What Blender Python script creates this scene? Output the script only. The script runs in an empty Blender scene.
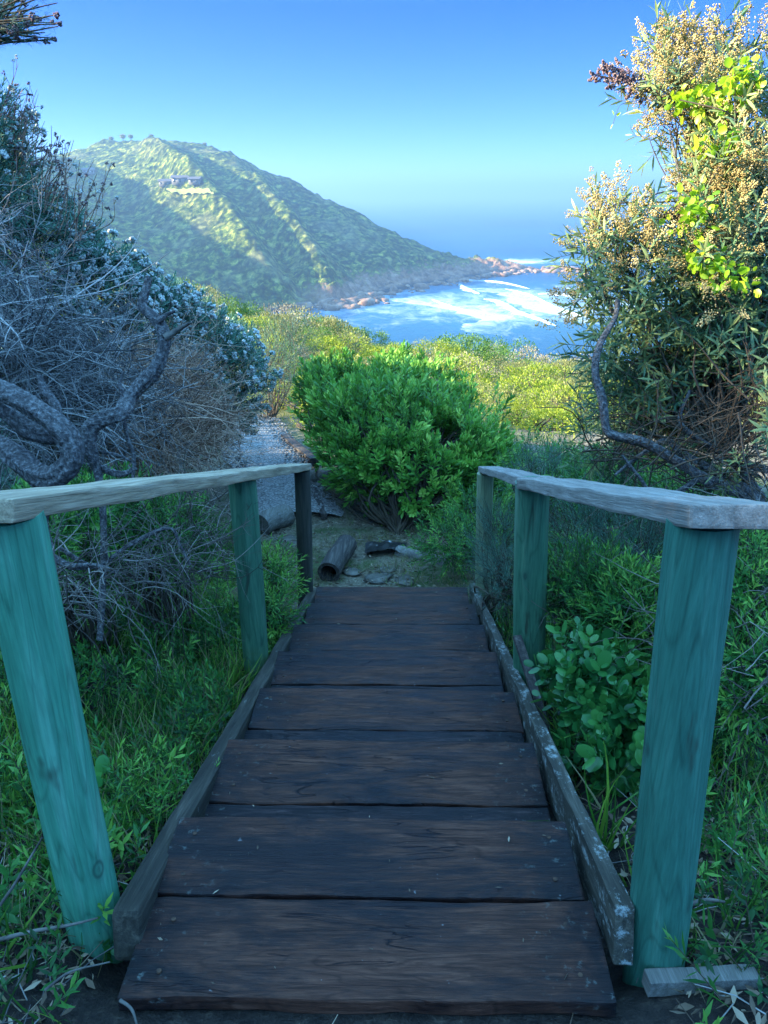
import bpy, math, random
import numpy as np
from mathutils import noise, Vector
rs = np.random.RandomState(7); random.seed(7)
R = math.radians
sc = bpy.context.scene
COL = sc.collection
# ------------------------------------------------------------------ camera
F = 760.0; PITCH = R(22.7); ROLL = R(0.6)
CAM = np.array([0, 0, 1.5])
fwd = np.array([0, math.cos(PITCH), -math.sin(PITCH)])
up0 = np.array([0, math.sin(PITCH), math.cos(PITCH)])
r0 = np.array([1.0, 0, 0])
right = math.cos(ROLL)*r0 - math.sin(ROLL)*up0
upv = math.cos(ROLL)*up0 + math.sin(ROLL)*r0
def P(u, v, D):            # point at view depth D
    return CAM + D*(fwd + right*(u-384)/F + upv*(512-v)/F)
def Pz(u, v, z):           # where a sight line meets height z
    d = fwd + right*(u-384)/F + upv*(512-v)/F
    return CAM + d*((z-CAM[2])/d[2])
def Py(u, v, y):
    d = fwd + right*(u-384)/F + upv*(512-v)/F
    return CAM + d*(y/d[1])
cd = bpy.data.cameras.new('camera'); cam = bpy.data.objects.new('camera', cd); COL.objects.link(cam)
cd.sensor_fit = 'VERTICAL'; cd.sensor_height = 24; cd.lens = F/1024*24
cd.clip_start = 0.05; cd.clip_end = 60000
from mathutils import Matrix
m = Matrix.Identity(4)
for i in range(3):
    m[i][0] = right[i]; m[i][1] = upv[i]; m[i][2] = -fwd[i]; m[i][3] = CAM[i]
cam.matrix_world = m
sc.camera = cam
SEA = -78.5
# ------------------------------------------------------------------ light
SUN_EL = 21.0
sdir = np.array([-0.97, -0.12, 0]); sdir /= np.linalg.norm(sdir)
sdir = np.array([sdir[0]*math.cos(R(SUN_EL)), sdir[1]*math.cos(R(SUN_EL)), math.sin(R(SUN_EL))])
sl = bpy.data.lights.new('sun', 'SUN'); so = bpy.data.objects.new('sun', sl); COL.objects.link(so)
sl.energy = 3.5; sl.angle = R(0.55); sl.color = (1.0, .87, .62)
so.rotation_euler = Vector(sdir).to_track_quat('Z', 'Y').to_euler()
w = bpy.data.worlds.new('World'); sc.world = w; w.use_nodes = True
nt = w.node_tree; nt.nodes.clear()
def N(nt, t, **k):
    n = nt.nodes.new(t)
    for a, b in k.items():
        if a in n.inputs.keys(): n.inputs[a].default_value = b
        else: setattr(n, a, b)
    return n
def L(nt, a, b): nt.links.new(a, b)
tc = N(nt, 'ShaderNodeTexCoord')
mp = N(nt, 'ShaderNodeMapping'); mp.inputs['Scale'].default_value = (1, 1, 2.6); mp.inputs['Location'].default_value = (0, 0, .03)
nm = N(nt, 'ShaderNodeVectorMath', operation='NORMALIZE')
sky = N(nt, 'ShaderNodeTexSky'); sky.sky_type = 'NISHITA'; sky.sun_disc = False
sky.sun_elevation = R(SUN_EL); sky.sun_rotation = math.atan2(sdir[0], sdir[1])
sky.altitude = 0; sky.air_density = 1.0; sky.dust_density = .25; sky.ozone_density = 3.0
hs = N(nt, 'ShaderNodeHueSaturation'); hs.inputs['Saturation'].default_value = 1.22; hs.inputs['Value'].default_value = 1.0
bg = N(nt, 'ShaderNodeBackground'); bg.inputs['Strength'].default_value = 0.15
wo = N(nt, 'ShaderNodeOutputWorld')
L(nt, tc.outputs['Generated'], mp.inputs['Vector']); L(nt, mp.outputs[0], nm.inputs[0]); L(nt, nm.outputs[0], sky.inputs['Vector'])
L(nt, sky.outputs[0], hs.inputs['Color'])
sepz = N(nt, 'ShaderNodeSeparateXYZ'); L(nt, tc.outputs['Generated'], sepz.inputs[0])
gr = N(nt, 'ShaderNodeValToRGB'); L(nt, sepz.outputs[2], gr.inputs[0])
e_ = gr.color_ramp.elements; e_[0].position = 0.0; e_[0].color = (.22, .26, .38, 1); e_[1].position = .19; e_[1].color = (.016, .155, .40, 1)
e3 = e_.new(.38); e3.color = (.8, .8, .85, 1); e4 = e_.new(.6); e4.color = (3.2, 2.55, 1.9, 1)
mu = N(nt, 'ShaderNodeMix', data_type='RGBA', blend_type='MULTIPLY'); mu.inputs[0].default_value = 1
L(nt, hs.outputs[0], mu.inputs[6]); L(nt, gr.outputs[0], mu.inputs[7]); L(nt, mu.outputs[2], bg.inputs[0]); L(nt, bg.outputs[0], wo.inputs[0])
sc.view_settings.view_transform = 'Standard'; sc.view_settings.look = 'None'
sc.view_settings.gamma = 1; sc.view_settings.exposure = 2.95
c = sc.cycles
c.max_bounces = 6; c.diffuse_bounces = 3; c.glossy_bounces = 2; c.transmission_bounces = 3; c.transparent_max_bounces = 4
c.volume_bounces = 0; c.use_denoising = True; c.caustics_reflective = False; c.caustics_refractive = False
c.sample_clamp_indirect = 4
try: c.denoiser = 'OPENIMAGEDENOISE'; c.denoising_prefilter = 'ACCURATE'
except Exception: pass
# ------------------------------------------------------------------ materials
def newmat(name):
    ma = bpy.data.materials.new(name); ma.use_nodes = True
    t = ma.node_tree; t.nodes.clear()
    return ma, t, N(t, 'ShaderNodeOutputMaterial')
def ramp(t, stops, fac=None):
    r = N(t, 'ShaderNodeValToRGB'); e = r.color_ramp.elements
    while len(e) < len(stops): e.new(.5)
    for el, (p, col) in zip(e, stops):
        el.position = p; el.color = (*col, 1) if len(col) == 3 else col
    if fac is not None: L(t, fac, r.inputs[0])
    return r
def tex(t, scale, detail=4, rough=.55, vec=None, stretch=None, dist=0, coord='Object'):
    n = N(t, 'ShaderNodeTexNoise'); n.inputs['Scale'].default_value = scale
    n.inputs['Detail'].default_value = detail; n.inputs['Roughness'].default_value = rough
    n.inputs['Distortion'].default_value = dist
    if vec is None: vec = N(t, 'ShaderNodeTexCoord').outputs[coord]
    if stretch:
        q = N(t, 'ShaderNodeMapping'); q.inputs['Scale'].default_value = stretch; L(t, vec, q.inputs[0]); vec = q.outputs[0]
    L(t, vec, n.inputs['Vector'])
    return n.outputs['Fac']
def mix(t, a, b, f, mode='MIX'):
    n = N(t, 'ShaderNodeMix', data_type='RGBA', blend_type=mode)
    for s, x in ((6, a), (7, b)):
        if isinstance(x, tuple): n.inputs[s].default_value = (*x[:3], 1)
        else: L(t, x, n.inputs[s])
    if isinstance(f, (int, float)): n.inputs[0].default_value = f
    else: L(t, f, n.inputs[0])
    return n.outputs[2]
def math_(t, op, a, b=None, clamp=False):
    n = N(t, 'ShaderNodeMath', operation=op); n.use_clamp = clamp
    for i, x in enumerate((a, b)):
        if x is None: continue
        if isinstance(x, (int, float)): n.inputs[i].default_value = x
        else: L(t, x, n.inputs[i])
    return n.outputs[0]
def bump(t, h, strength=.3, dist=.01):
    b = N(t, 'ShaderNodeBump'); b.inputs['Strength'].default_value = strength; b.inputs['Distance'].default_value = dist
    L(t, h, b.inputs['Height']); return b.outputs[0]
def princ(t, out, col, rough=.6, normal=None, spec=.3):
    p = N(t, 'ShaderNodeBsdfPrincipled')
    if isinstance(col, tuple): p.inputs['Base Color'].default_value = (*col, 1)
    else: L(t, col, p.inputs['Base Color'])
    if isinstance(rough, (int, float)): p.inputs['Roughness'].default_value = rough
    else: L(t, rough, p.inputs['Roughness'])
    p.inputs['Specular IOR Level'].default_value = spec
    if normal is not None: L(t, normal, p.inputs['Normal'])
    if out is not None: L(t, p.outputs[0], out.inputs[0])
    return p
def leafmat(name, stops, trans=.35, tcol=None, rough=.5, spec=.35):
    """colour varies per leaf through the 'rnd' attribute"""
    ma, t, out = newmat(name)
    a = N(t, 'ShaderNodeAttribute', attribute_name='rnd')
    n = tex(t, 1.3, 3)
    f = math_(t, 'ADD', math_(t, 'MULTIPLY', a.outputs['Fac'], .75), math_(t, 'MULTIPLY', math_(t, 'SUBTRACT', n, .5), .9), True)
    f = math_(t, 'ADD', f, .1, True)
    r = ramp(t, stops, f)
    p = princ(t, None, r.outputs[0], rough, None, spec)
    tr = N(t, 'ShaderNodeBsdfTranslucent')
    L(t, mix(t, r.outputs[0], tcol or (.35, .5, .05), .35), tr.inputs[0])
    mx = N(t, 'ShaderNodeMixShader'); mx.inputs[0].default_value = trans
    L(t, p.outputs[0], mx.inputs[1]); L(t, tr.outputs[0], mx.inputs[2]); L(t, mx.outputs[0], out.inputs[0])
    return ma
def plainmat(name, stops, scale=8, rough=.8, bs=.4, bd=.01, stretch=None, rndw=0.0, spec=.25, detail=5):
    ma, t, out = newmat(name)
    n = tex(t, scale, detail, .6, stretch=stretch)
    f = n
    if rndw:
        a = N(t, 'ShaderNodeAttribute', attribute_name='rnd')
        f = math_(t, 'ADD', math_(t, 'MULTIPLY', n, 1-rndw), math_(t, 'MULTIPLY', a.outputs['Fac'], rndw), True)
    r = ramp(t, stops, f)
    princ(t, out, r.outputs[0], rough, bump(t, n, bs, bd), spec)
    return ma
M = {}
M['cbush'] = leafmat('green_paddle_leaves', [(0, (.02, .09, .015)), (.5, (.13, .36, .05)), (1, (.52, .72, .15))], .3)
M['silver'] = leafmat('silver_shrub_leaves', [(0, (.03, .11, .08)), (.5, (.08, .22, .15)), (1, (.2, .36, .25))], .2, (.2, .35, .2))
M['flower'] = plainmat('white_flower_heads', [(0, (.26, .29, .26)), (1, (.62, .64, .60))], 30, .9, .3, .005, rndw=.6)
M['lance'] = leafmat('narrow_grey_green_leaves', [(.1, (.025, .08, .05)), (.5, (.10, .2, .10)), (1, (.42, .46, .15))], .3, (.3, .4, .08))
M['seed'] = plainmat('golden_seed_heads', [(0, (.16, .11, .04)), (.5, (.40, .31, .12)), (1, (.70, .56, .28))], 20, .9, .2, .003, rndw=.7)
M['seedp'] = plainmat('purple_brown_seed_heads', [(0, (.10, .06, .07)), (1, (.32, .22, .2))], 20, .9, .2, .003, rndw=.7)
M['vine'] = leafmat('yellow_green_vine_leaves', [(0, (.10, .26, .02)), (.5, (.3, .5, .02)), (1, (.55, .56, .05))], .4, (.6, .8, .03), .4)
M['broad'] = leafmat('broad_green_leaves', [(0, (.015, .085, .025)), (.5, (.03, .17, .04)), (1, (.10, .30, .06))], .25, (.2, .45, .05), .35, .5)
M['grass'] = leafmat('grass_blades', [(.1, (.008, .045, .012)), (.5, (.045, .18, .025)), (1, (.32, .5, .07))], .35, (.2, .4, .03))
M['fern'] = leafmat('low_green_leaves', [(.1, (.008, .05, .018)), (.5, (.045, .2, .04)), (1, (.28, .52, .08))], .35, (.2, .45, .03))
M['dryg'] = leafmat('dry_grass_blades', [(0, (.1, .09, .04)), (1, (.38, .33, .17))], .3, (.4, .35, .15))
M['yel'] = leafmat('sunny_yellow_green_leaves', [(0, (.06, .11, .012)), (.45, (.18, .25, .02)), (1, (.48, .5, .05))], .35, (.5, .6, .03))
M['grn'] = leafmat('mid_green_leaves', [(0, (.02, .07, .018)), (.5, (.06, .16, .025)), (1, (.2, .33, .04))], .3, (.35, .5, .03))
M['olv'] = leafmat('olive_leaves', [(0, (.08, .10, .035)), (.5, (.2, .21, .07)), (1, (.36, .34, .13))], .3, (.4, .4, .1))
M['dry'] = leafmat('dry_grey_brush', [(0, (.14, .12, .08)), (.5, (.3, .26, .17)), (1, (.5, .44, .3))], .2, (.4, .3, .15))
M['twig'] = plainmat('grey_dead_twigs', [(.1, (.04, .04, .045)), (.45, (.13, .125, .12)), (.85, (.48, .45, .42))], 14, .85, .4, .003, rndw=.65)
M['btwig'] = plainmat('brown_dead_twigs', [(.1, (.08, .045, .03)), (.45, (.3, .18, .12)), (.85, (.75, .52, .38))], 14, .85, .4, .003, rndw=.65)
M['dtwig'] = plainmat('dull_brown_twigs', [(.1, (.03, .025, .02)), (.5, (.11, .09, .075)), (.9, (.34, .3, .26))], 14, .85, .4, .003, rndw=.65)
M['stem'] = plainmat('brown_stems', [(0, (.03, .022, .015)), (1, (.13, .1, .07))], 12, .85, .5, .004, rndw=.4)
M['bark'] = plainmat('twisted_grey_bark', [(.3, (.03, .028, .03)), (.5, (.10, .095, .095)), (.7, (.26, .255, .25))], 70, .85, 1.0, .02, stretch=(1, 1, 1))
M['drywood'] = plainmat('bleached_wood', [(.3, (.03, .028, .025)), (.7, (.17, .155, .135))], 20, .8, .5, .005, stretch=(1, 1, 1))
M['litter'] = plainmat('dry_fallen_leaves', [(0, (.05, .035, .025)), (.5, (.17, .12, .08)), (1, (.42, .34, .24))], 10, .8, .3, .003, rndw=.8)
def treadmat(shade_tone=0):
    ma, t, out = newmat('shaded_tread_wood' if shade_tone else 'dark_wet_tread_wood')
    o0 = N(t, 'ShaderNodeTexCoord').outputs['Object']
    oi = N(t, 'ShaderNodeObjectInfo'); va = N(t, 'ShaderNodeVectorMath', operation='ADD'); sc1 = N(t, 'ShaderNodeVectorMath', operation='SCALE')
    cmb = N(t, 'ShaderNodeCombineXYZ'); L(t, oi.outputs['Random'], cmb.inputs[0]); L(t, oi.outputs['Random'], cmb.inputs[1]); L(t, oi.outputs['Random'], cmb.inputs[2])
    L(t, cmb.outputs[0], sc1.inputs[0]); sc1.inputs['Scale'].default_value = 37.0; L(t, o0, va.inputs[0]); L(t, sc1.outputs[0], va.inputs[1]); o = va.outputs[0]
    g = tex(t, 7, 7, .68, o, (.55, 4.5, 2), 1.8)         # grain across the tread
    g2 = tex(t, 90, 4, .7, o, (.14, 3, 1))
    b = tex(t, 3.0, 9, .75, o, (.55, 2.6, 1), .8)        # wet dark stains
    col = ramp(t, ([(.2, (.022, .010, .008)), (.5, (.07, .030, .020)), (.8, (.15, .072, .05))] if not shade_tone else [(.3, (.006, .006, .008)), (.5, (.025, .018, .02)), (.7, (.08, .055, .055))]), g).outputs[0]
    col = mix(t, col, ramp(t, [(.35, (.4, .4, .4)), (.62, (1.5, 1.35, 1.25))], g2).outputs[0], .6, 'MULTIPLY')
    rg = math_(t, 'ABSOLUTE', math_(t, 'SINE', math_(t, 'MULTIPLY', tex(t, 2.2, 3, .5, o, (.45, 3.2, 1), .5), 75)))
    col = mix(t, col, ramp(t, [(0, (.35, .33, .33)), (.4, (1, 1, 1))], rg).outputs[0], .55, 'MULTIPLY')
    st = ramp(t, [(.42, (1, 1, 1)), (.56, (0, 0, 0))], b).outputs[0]
    col = mix(t, col, (.005, .005, .007), math_(t, 'MULTIPLY', st, .86))
    # black algae and pale salt near the ends of the boards
    sx = N(t, 'ShaderNodeSeparateXYZ'); L(t, o0, sx.inputs[0])
    ax = math_(t, 'ABSOLUTE', sx.outputs[0])
    e = math_(t, 'MULTIPLY', math_(t, 'SUBTRACT', ax, .28), 4.5, True)
    e2 = math_(t, 'MULTIPLY', e, ramp(t, [(.36, (0, 0, 0)), (.52, (1, 1, 1))], tex(t, 7, 6, .7, o)).outputs[0])
    col = mix(t, col, (.006, .007, .009), math_(t, 'MULTIPLY', e2, .9))
    li = ramp(t, [(.60, (0, 0, 0)), (.68, (1, 1, 1))], tex(t, 38, 5, .7, o)).outputs[0]
    li = math_(t, 'MULTIPLY', li, math_(t, 'MULTIPLY', math_(t, 'SUBTRACT', ax, .3), 4, True))
    col = mix(t, col, (.17, .2, .18), math_(t, 'MULTIPLY', li, .6))
    sp = ramp(t, [(.76, (0, 0, 0)), (.79, (1, 1, 1))], tex(t, 55, 2, .5, o)).outputs[0]
    col = mix(t, col, (.25, .25, .25), math_(t, 'MULTIPLY', sp, .5))
    # long splits and dark knots
    q1 = N(t, 'ShaderNodeMapping'); q1.inputs['Scale'].default_value = (1.1, 11, 1); L(t, o, q1.inputs[0])
    k1 = N(t, 'ShaderNodeTexNoise'); k1.inputs['Scale'].default_value = 1.6; k1.inputs['Detail'].default_value = 3; k1.inputs['Distortion'].default_value = .8; L(t, q1.outputs[0], k1.inputs['Vector'])
    cr = math_(t, 'ABSOLUTE', math_(t, 'SUBTRACT', k1.outputs['Fac'], .5))
    crk = math_(t, 'MULTIPLY', ramp(t, [(.0, (1, 1, 1)), (.010, (0, 0, 0))], cr).outputs[0], ramp(t, [(.52, (0, 0, 0)), (.6, (1, 1, 1))], tex(t, 3.5, 3, .5, o)).outputs[0])
    vo = N(t, 'ShaderNodeTexVoronoi'); q2 = N(t, 'ShaderNodeMapping'); q2.inputs['Scale'].default_value = (2.2, 4.0, 1); L(t, o, q2.inputs[0]); L(t, q2.outputs[0], vo.inputs['Vector']); vo.inputs['Scale'].default_value = 1.0
    kn = ramp(t, [(.06, (1, 1, 1)), (.11, (0, 0, 0))], vo.outputs['Distance']).outputs[0]
    dkm = math_(t, 'MAXIMUM', crk, math_(t, 'MULTIPLY', kn, .8))
    col = mix(t, col, (.005, .005, .007), dkm)
    rr = ramp(t, [(.42, (.33, .33, .33)), (.58, (.7, .7, .7))], b).outputs[0]
    princ(t, out, col, rr, bump(t, math_(t, 'SUBTRACT', math_(t, 'ADD', g, math_(t, 'MULTIPLY', g2, .6)), crk), .8, .007), .22)
    return ma
M['tread'] = treadmat(); M['tread_shade'] = treadmat(1)  # second one is darker wood, with shade painted into its colour
def boardmat(name, stops, lich=None, gscale=10, axis=(4, .25, 4), lth=(.56, .64)):
    ma, t, out = newmat(name)
    o = N(t, 'ShaderNodeTexCoord').outputs['Object']
    g = tex(t, gscale, 6, .65, o, axis, .5)
    g2 = tex(t, gscale*6, 4, .6, o, (axis[0], axis[1]*.5, axis[2]))
    col = ramp(t, stops, g).outputs[0]
    col = mix(t, col, ramp(t, [(.3, (.55, .55, .55)), (.65, (1.1, 1.1, 1.1))], g2).outputs[0], .7, 'MULTIPLY')
    if lich:
        l = ramp(t, [(lth[0], (0, 0, 0)), (lth[1], (1, 1, 1))], tex(t, 24, 8, .8, o, (1, .6, 1))).outputs[0]
        col = mix(t, col, lich, math_(t, 'MULTIPLY', l, .8))
    princ(t, out, col, .75, bump(t, math_(t, 'ADD', g, g2), .5, .005), .25)
    return ma
M['rail'] = boardmat('weathered_rail_board', [(.25, (.15, .115, .07)), (.5, (.38, .295, .19)), (.75, (.56, .46, .33))])
M['railr'] = boardmat('grey_rail_board', [(.2, (.10, .09, .08)), (.5, (.26, .235, .2)), (.8, (.42, .39, .34))])
M['stringer'] = boardmat('lichened_stringer', [(.2, (.012, .012, .010)), (.5, (.06, .055, .042)), (.8, (.16, .145, .11))], (.34, .37, .35), lth=(.53, .62))
M['stringer_d'] = boardmat('dark_stringer', [(.2, (.010, .010, .008)), (.5, (.045, .04, .03)), (.8, (.14, .12, .09))], (.34, .38, .36), lth=(.62, .72))
M['log'] = boardmat('dark_log', [(.2, (.012, .011, .012)), (.5, (.06, .05, .045)), (.8, (.2, .17, .14))], (.3, .33, .33), lth=(.6, .7))
M['plog'] = boardmat('pale_log', [(.2, (.05, .05, .045)), (.5, (.17, .16, .14)), (.8, (.32, .31, .28))])
def postmat(name, c0, c1, c2, moss=.0):
    ma, t, out = newmat(name)
    o = N(t, 'ShaderNodeTexCoord').outputs['Object']
    g = tex(t, 14, 5, .6, o, (1, 1, .09), .8)
    g2 = tex(t, 110, 3, .7, o, (1.2, 1.2, .07))
    b = tex(t, 4, 4, .6, o, (1, 1, .35), .3)
    rg = math_(t, 'ABSOLUTE', math_(t, 'SINE', math_(t, 'MULTIPLY', tex(t, 5, 2, .5, o, (1, 1, .16), .3), 55)))
    col = ramp(t, [(.2, c0), (.5, c1), (.8, c2)], g).outputs[0]
    col = mix(t, col, ramp(t, [(.36, (.6, .64, .64)), (.62, (1.2, 1.2, 1.18))], g2).outputs[0], .55, 'MULTIPLY')
    col = mix(t, col, ramp(t, [(0, (.5, .55, .55)), (.35, (1, 1, 1))], rg).outputs[0], .6, 'MULTIPLY')
    pal = ramp(t, [(.55, (0, 0, 0)), (.75, (1, 1, 1))], b).outputs[0]
    col = mix(t, col, (.36, .42, .34), math_(t, 'MULTIPLY', pal, .34))
    vo = N(t, 'ShaderNodeTexVoronoi'); qv = N(t, 'ShaderNodeMapping'); qv.inputs['Scale'].default_value = (6, 6, 3.2); L(t, o, qv.inputs[0]); L(t, qv.outputs[0], vo.inputs['Vector']); vo.inputs['Scale'].default_value = 1.0
    kn = ramp(t, [(.0, (1, 1, 1)), (.05, (.3, .3, .3)), (.075, (1, 1, 1)), (.10, (.2, .2, .2)), (.15, (0, 0, 0))], vo.outputs['Distance']).outputs[0]
    col = mix(t, col, (.02, .045, .035), math_(t, 'MULTIPLY', kn, .75))
    dk = ramp(t, [(.32, (1, 1, 1)), (.38, (0, 0, 0))], tex(t, 7, 4, .65, o, (1, 1, .28), .4)).outputs[0]
    col = mix(t, col, (.03, .03, .022), math_(t, 'MULTIPLY', dk, .7))
    # drying cracks
    k = N(t, 'ShaderNodeTexNoise'); k.inputs['Scale'].default_value = 16; k.inputs['Detail'].default_value = 2
    q = N(t, 'ShaderNodeMapping'); q.inputs['Scale'].default_value = (1, 1, .03); L(t, o, q.inputs[0]); L(t, q.outputs[0], k.inputs['Vector'])
    cr = math_(t, 'ABSOLUTE', math_(t, 'SUBTRACT', k.outputs['Fac'], .5))
    crk = math_(t, 'MULTIPLY', ramp(t, [(.0, (1, 1, 1)), (.02, (0, 0, 0))], cr).outputs[0],
                ramp(t, [(.5, (0, 0, 0)), (.6, (1, 1, 1))], tex(t, 3, 2, .5, o, (1, 1, .6))).outputs[0])
    col = mix(t, col, (.012, .016, .014), crk)
    if moss:
        sx = N(t, 'ShaderNodeSeparateXYZ'); L(t, o, sx.inputs[0])
        lo = math_(t, 'MULTIPLY', math_(t, 'SUBTRACT', moss, sx.outputs[2]), 5, True)
        lo = math_(t, 'MULTIPLY', lo, ramp(t, [(.4, (.1, .1, .1)), (.6, (1, 1, 1))], tex(t, 11, 5, .7, o)).outputs[0])
        col = mix(t, col, (.07, .09, .02), lo)
    princ(t, out, col, .6, bump(t, math_(t, 'SUBTRACT', math_(t, 'ADD', g, g2), math_(t, 'MULTIPLY', crk, 2)), .45, .005), .3)
    return ma
M['post_t'] = postmat('turquoise_treated_post', (.025, .15, .09), (.07, .29, .18), (.17, .44, .31), moss=.18)
M['post_d'] = postmat('dark_teal_treated_post', (.02, .10, .07), (.045, .17, .12), (.11, .26, .19), moss=.1)
M['post_m'] = postmat('mossy_green_post', (.03, .1, .055), (.06, .17, .1), (.14, .24, .14), moss=.35)
M['post_b'] = postmat('brown_post', (.02, .022, .018), (.05, .05, .04), (.1, .09, .07))
M['post_l'] = postmat('pale_green_post', (.1, .14, .07), (.2, .25, .14), (.34, .36, .24))
def knotmat():
    ma, t, out = newmat('knot_rings')
    o = N(t, 'ShaderNodeTexCoord').outputs['Object']
    wv = N(t, 'ShaderNodeTexWave', wave_type='RINGS', rings_direction='SPHERICAL'); wv.inputs['Scale'].default_value = 25; wv.inputs['Distortion'].default_value = 1.5
    L(t, o, wv.inputs['Vector'])
    princ(t, out, ramp(t, [(0, (.03, .03, .025)), (1, (.1, .1, .08))], wv.outputs['Fac']).outputs[0], .6)
    return ma
def groundmat():
    ma, t, out = newmat('soil_and_scrub_ground')
    g = N(t, 'ShaderNodeNewGeometry'); pos = g.outputs['Position']
    n1 = tex(t, 1.2, 6, .65, pos); n2 = tex(t, 40, 5, .7, pos)
    soil = ramp(t, [(.3, (.012, .010, .010)), (.55, (.035, .028, .024)), (.8, (.10, .08, .06))], n2).outputs[0]
    dirt = ramp(t, [(.3, (.07, .06, .042)), (.55, (.2, .17, .12)), (.8, (.4, .35, .26))], n2).outputs[0]
    scr = ramp(t, [(.3, (.06, .08, .02)), (.5, (.14, .15, .05)), (.7, (.25, .22, .1))], n1).outputs[0]
    sx = N(t, 'ShaderNodeSeparateXYZ'); L(t, pos, sx.inputs[0])
    y = sx.outputs[1]
    f1 = math_(t, 'MULTIPLY', math_(t, 'SUBTRACT', y, 4.1), 1.6, True)
    f2 = math_(t, 'MULTIPLY', math_(t, 'SUBTRACT', y, 10), .5, True)
    gm = ramp(t, [(.5, (0, 0, 0)), (.62, (1, 1, 1))], tex(t, 2.2, 5, .7, pos)).outputs[0]
    dirt = mix(t, dirt, (.05, .09, .025), math_(t, 'MULTIPLY', gm, .8))
    col = mix(t, mix(t, soil, dirt, f1), scr, f2)
    princ(t, out, col, .9, bump(t, n2, .9, .03), .2)
    return ma
M['ground'] = groundmat()
M['gravel'] = plainmat('pale_grey_gravel', [(.3, (.09, .088, .085)), (.5, (.25, .24, .23)), (.7, (.46, .45, .43))], 45, .9, 1.0, .03, detail=3)
M['paver'] = plainmat('worn_stone', [(.3, (.05, .048, .04)), (.7, (.17, .155, .13))], 9, .85, .6, .02)
M['blackplastic'] = plainmat('torn_black_plastic', [(.3, (.01, .01, .01)), (.62, (.03, .03, .03)), (.7, (.7, .7, .7))], 12, .35, .6, .02)
def headmat():
    ma, t, out = newmat('headland_scrub')
    pos = N(t, 'ShaderNodeNewGeometry').outputs['Position']
    n1 = tex(t, .02, 6, .65, pos); n2 = tex(t, .16, 6, .7, pos)
    veg = ramp(t, [(.38, (.010, .022, .006)), (.5, (.06, .095, .014)), (.62, (.26, .26, .05))], n2).outputs[0]
    veg = mix(t, veg, (.2, .18, .09), math_(t, 'MULTIPLY', ramp(t, [(.52, (0, 0, 0)), (.66, (1, 1, 1))], n1).outputs[0], .65))
    vr = N(t, 'ShaderNodeTexVoronoi'); L(t, pos, vr.inputs['Vector']); vr.inputs['Scale'].default_value = .17
    bw = N(t, 'ShaderNodeRGBToBW'); L(t, vr.outputs['Color'], bw.inputs[0])
    veg = mix(t, veg, ramp(t, [(.25, (.45, .5, .5)), (.75, (1.5, 1.4, 1.2))], bw.outputs[0]).outputs[0], .8, 'MULTIPLY')
    veg = mix(t, veg, ramp(t, [(.3, (1, 1, 1)), (.75, (.35, .4, .4))], vr.outputs['Distance']).outputs[0], .7, 'MULTIPLY')
    rock = ramp(t, [(.3, (.08, .04, .026)), (.5, (.27, .15, .09)), (.7, (.45, .29, .2))], tex(t, .12, 6, .75, pos)).outputs[0]
    sx = N(t, 'ShaderNodeSeparateXYZ'); L(t, pos, sx.inputs[0])
    z = math_(t, 'ADD', sx.outputs[2], math_(t, 'MULTIPLY', math_(t, 'SUBTRACT', n2, .5), 26))
    z = math_(t, 'SUBTRACT', z, math_(t, 'MULTIPLY', math_(t, 'ADD', sx.outputs[0], 60), .045, True) if False else 0.0)
    f = math_(t, 'MULTIPLY', math_(t, 'SUBTRACT', SEA+15, z), .2, True)
    fx = math_(t, 'MULTIPLY', math_(t, 'ADD', sx.outputs[0], 70), .04, True)
    f = math_(t, 'MULTIPLY', f, fx)
    dk = math_(t, 'MULTIPLY', math_(t, 'SUBTRACT', SEA+4, sx.outputs[2]), .5, True)
    col = mix(t, mix(t, veg, rock, f), (.05, .045, .045), dk)
    princ(t, out, col, .95, bump(t, n2, .5, 5), .05)
    return ma
M['head'] = headmat()
M['rock'] = plainmat('orange_coastal_rock', [(.3, (.06, .035, .025)), (.5, (.25, .145, .09)), (.72, (.45, .3, .21))], .12, .9, .8, 1.0)
M['lawn'] = plainmat('mown_lawn', [(.3, (.2, .23, .05)), (.7, (.26, .28, .07))], .1, .9, .1, .1)
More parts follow.
